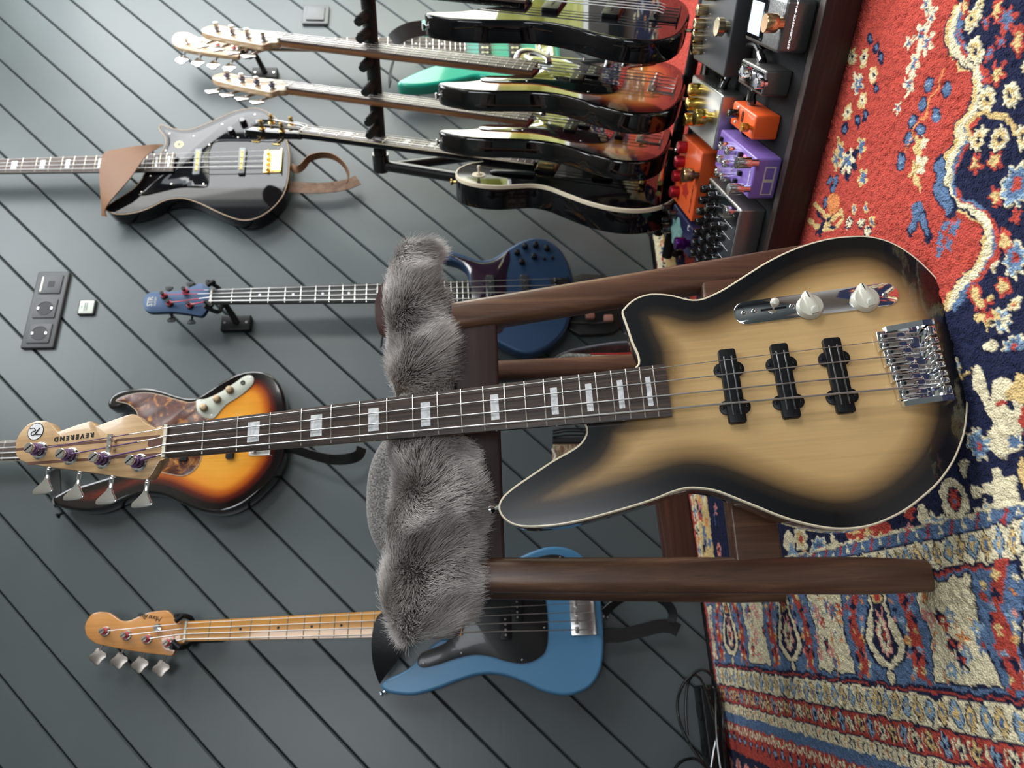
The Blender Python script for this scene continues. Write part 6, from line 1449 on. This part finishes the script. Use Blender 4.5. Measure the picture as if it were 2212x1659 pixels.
hc.materials.append(FM); ho = bpy.data.objects.new('fur', hc); link(ho, ths); ho['kind'] = 'stuff'

# ------------------------------------------------------------------ things low on the wall behind the chair
def wroot(name, px, py, label, cat): a_, z_ = wl(px, py); return wthing(name, a_, z_, label, cat), (a_, z_)
def wpts(pts, o, off):
    out = []
    for i, (x, y) in enumerate(pts):
        q = on_wall(x, y, off if not hasattr(off, '__len__') else off[i])-WO; out.append((q@T_-o[0], q[2]-o[1], q@N_))
    return out
TANP = mat('pinkish_leather_loop', (.42, .19, .15), .6)
g, o = wroot('guitar_strap', 1290, 690, 'black leather strap end with two pinkish leather loops below the navy bass', 'guitar strap')
P = wpts([(1225, 600), (1330, 600), (1345, 650), (1345, 690), (1335, 711), (1308, 720), (1230, 711)], o, .03)
MB().prism(resample(catmull([(p[0], p[1]) for p in P], 3), .004), .018, .030, .003, 2).build('strap_body', BLE, g)
MB().tube([(p[0], p[1], .032) for p in wpts([(1232, 697), (1290, 700), (1322, 696)], o, .03)], .0035, 8).build('seam_roll', BLE, g)
for x, y in ((1274, 682), (1314, 688)):
    c = wpts([(x, y)], o, .035)[0]; MB().prism(rrect(.019, .024, .004, c[0], c[1]), .028, .042, .003, 2).build('loop', TANP, g)
g, o = wroot('strap_bundle', 1290, 765, 'dark hanging strap with grey edge and red and cream piping, right of the chair leg', 'guitar strap')
pt = wpts([(1197, 778), (1207, 768), (1235, 757), (1270, 750), (1300, 745), (1340, 740), (1390, 739)], o, .04)
MB().tube(catmull([(p[0], p[1], .042) for p in pt], 4, False), .0022, 8).build('edge_piping', mat('grey_piping', (.28, .28, .32), .4), g)
P = [(p[0], p[1]) for p in wpts([(1200, 777), (1235, 759), (1300, 747), (1390, 741), (1390, 790), (1200, 800)], o, .03)]
MB().prism(resample(P, .006), .012, .030, .002, 2).build('strap_body', mottled('dark_wine_leather', [(.4, (.012, .01, .01)), (.6, (.06, .018, .02))], 30, .4), g)
MB().tube([(p[0], p[1], .044) for p in wpts([(1276, 766), (1330, 766), (1400, 763)], o, .04)], .0022, 8).build('red_piping', mat('red_piping', (.45, .03, .03), .4), g)
MB().tube([(p[0], p[1], .044) for p in wpts([(1277, 771), (1330, 770), (1400, 768)], o, .04)], .0022, 8).build('cream_piping', CREAM, g)
MB().tube([(p[0], p[1], .042) for p in wpts([(1205, 777), (1222, 768), (1245, 769), (1275, 770)], o, .04)], [.004, .006, .006, .005], 8).build('pale_tip', mottled('pale_worn_leather', [(.4, (.25, .24, .2)), (.6, (.5, .5, .46))], 60, .6), g)
g, o = wroot('strap_bundle', 1230, 960, 'black and brown patterned straps hanging together above the front bass upper horn', 'guitar strap')
for k_, (y0_, y1_) in enumerate(((931, 926), (937, 932), (943, 940))):
    MB().tube(catmull([(p[0], p[1], .035) for p in wpts([(1194, y0_), (1215, y1_+1), (1225, y1_), (1300, y1_)], o, .035)], 4, False), .0026, 8).build('black_strap_edge', BLE, g)
P = [(p[0], p[1]) for p in wpts([(1194, 945), (1330, 943), (1330, 956), (1194, 957)], o, .03)]; MB().prism(P, .018, .032, .002, 2).build('black_strap', BLE, g)
P = [(p[0], p[1]) for p in wpts([(1195, 958), (1330, 957), (1330, 1010), (1194, 1010)], o, .03)]
MB().prism(resample(P, .006), .010, .028, .003, 2).build('patterned_strap', mottled('woven_brown_band', [(.4, (.12, .06, .03)), (.5, (.35, .25, .16)), (.6, (.10, .12, .08))], 45, .8), g)
MB().tube(catmull([(p[0], p[1], .034) for p in wpts([(1193, 970), (1196, 978), (1200, 986), (1196, 996)], o, .03)], 4, False), .003, 8).build('clip', mat('beige_clip', (.6, .5, .42), .4), g)

# cables by the skirting at the left end of the rug
ZC = lambda x, y: (1350+x/3.26, 1150+y/3.26)
def wcable(label, pts, offs, r_=.0032):
    P = [on_wall(*ZC(*p), o_) for p, o_ in zip(pts, np.interp(np.linspace(0, 1, len(pts)), np.linspace(0, 1, len(offs)), offs))]
    P = [np.array([p[0], p[1], max(p[2], .006)]) for p in P]; lo = min(P, key=lambda p: p[2])
    o = MB(lambda p: (p[0]-lo[0], p[1]-lo[1], p[2]-lo[2])).tube(catmull(P, 6, False), r_, 8).build('cable', BK); o.location = lo.tolist()
    return tag(o, label, 'cable')
wcable('large outer loop of black cable standing by the wall at the rug end', [(560, 1640), (450, 1480), (385, 1330), (370, 1200), (400, 1090), (460, 1010), (540, 968), (610, 1010), (655, 1120), (685, 1280), (695, 1450), (715, 1720)], [.05, .05, .08, .12])
wcable('inner loop of black cable with a bright highlight, by the wall', [(440, 1430), (428, 1250), (440, 1080), (480, 1005), (530, 1030), (575, 1120), (615, 1270), (650, 1400), (625, 1560), (600, 1720)], [.06, .07, .10])
wcable('short black cable crossing through the two cable loops', [(580, 1100), (620, 1090), (635, 1150), (640, 1350), (650, 1500), (680, 1720)], [.09, .1])
wcable('low curl of black cable on the floor in the corner of the frame', [(300, 1760), (370, 1640), (430, 1600), (500, 1598), (570, 1660), (600, 1760)], [.10, .11])
a_, z_ = wl(1515, 1600)
a2_, z_ = wl(1515, 1480)
g = wthing('power_strip', a2_, .004, 'black power strip on the floor against the wall behind the cable loops', 'power strip')
MB().box((-.34, 0, .004), (0, .044, .052), .006).build('case', BLACKM, g)
for k_ in range(4): MB().cyl((-.05-k_*.07, .044, .028), (-.05-k_*.07, .0455, .028), .019, 20).build('socket', BLACKS, g)
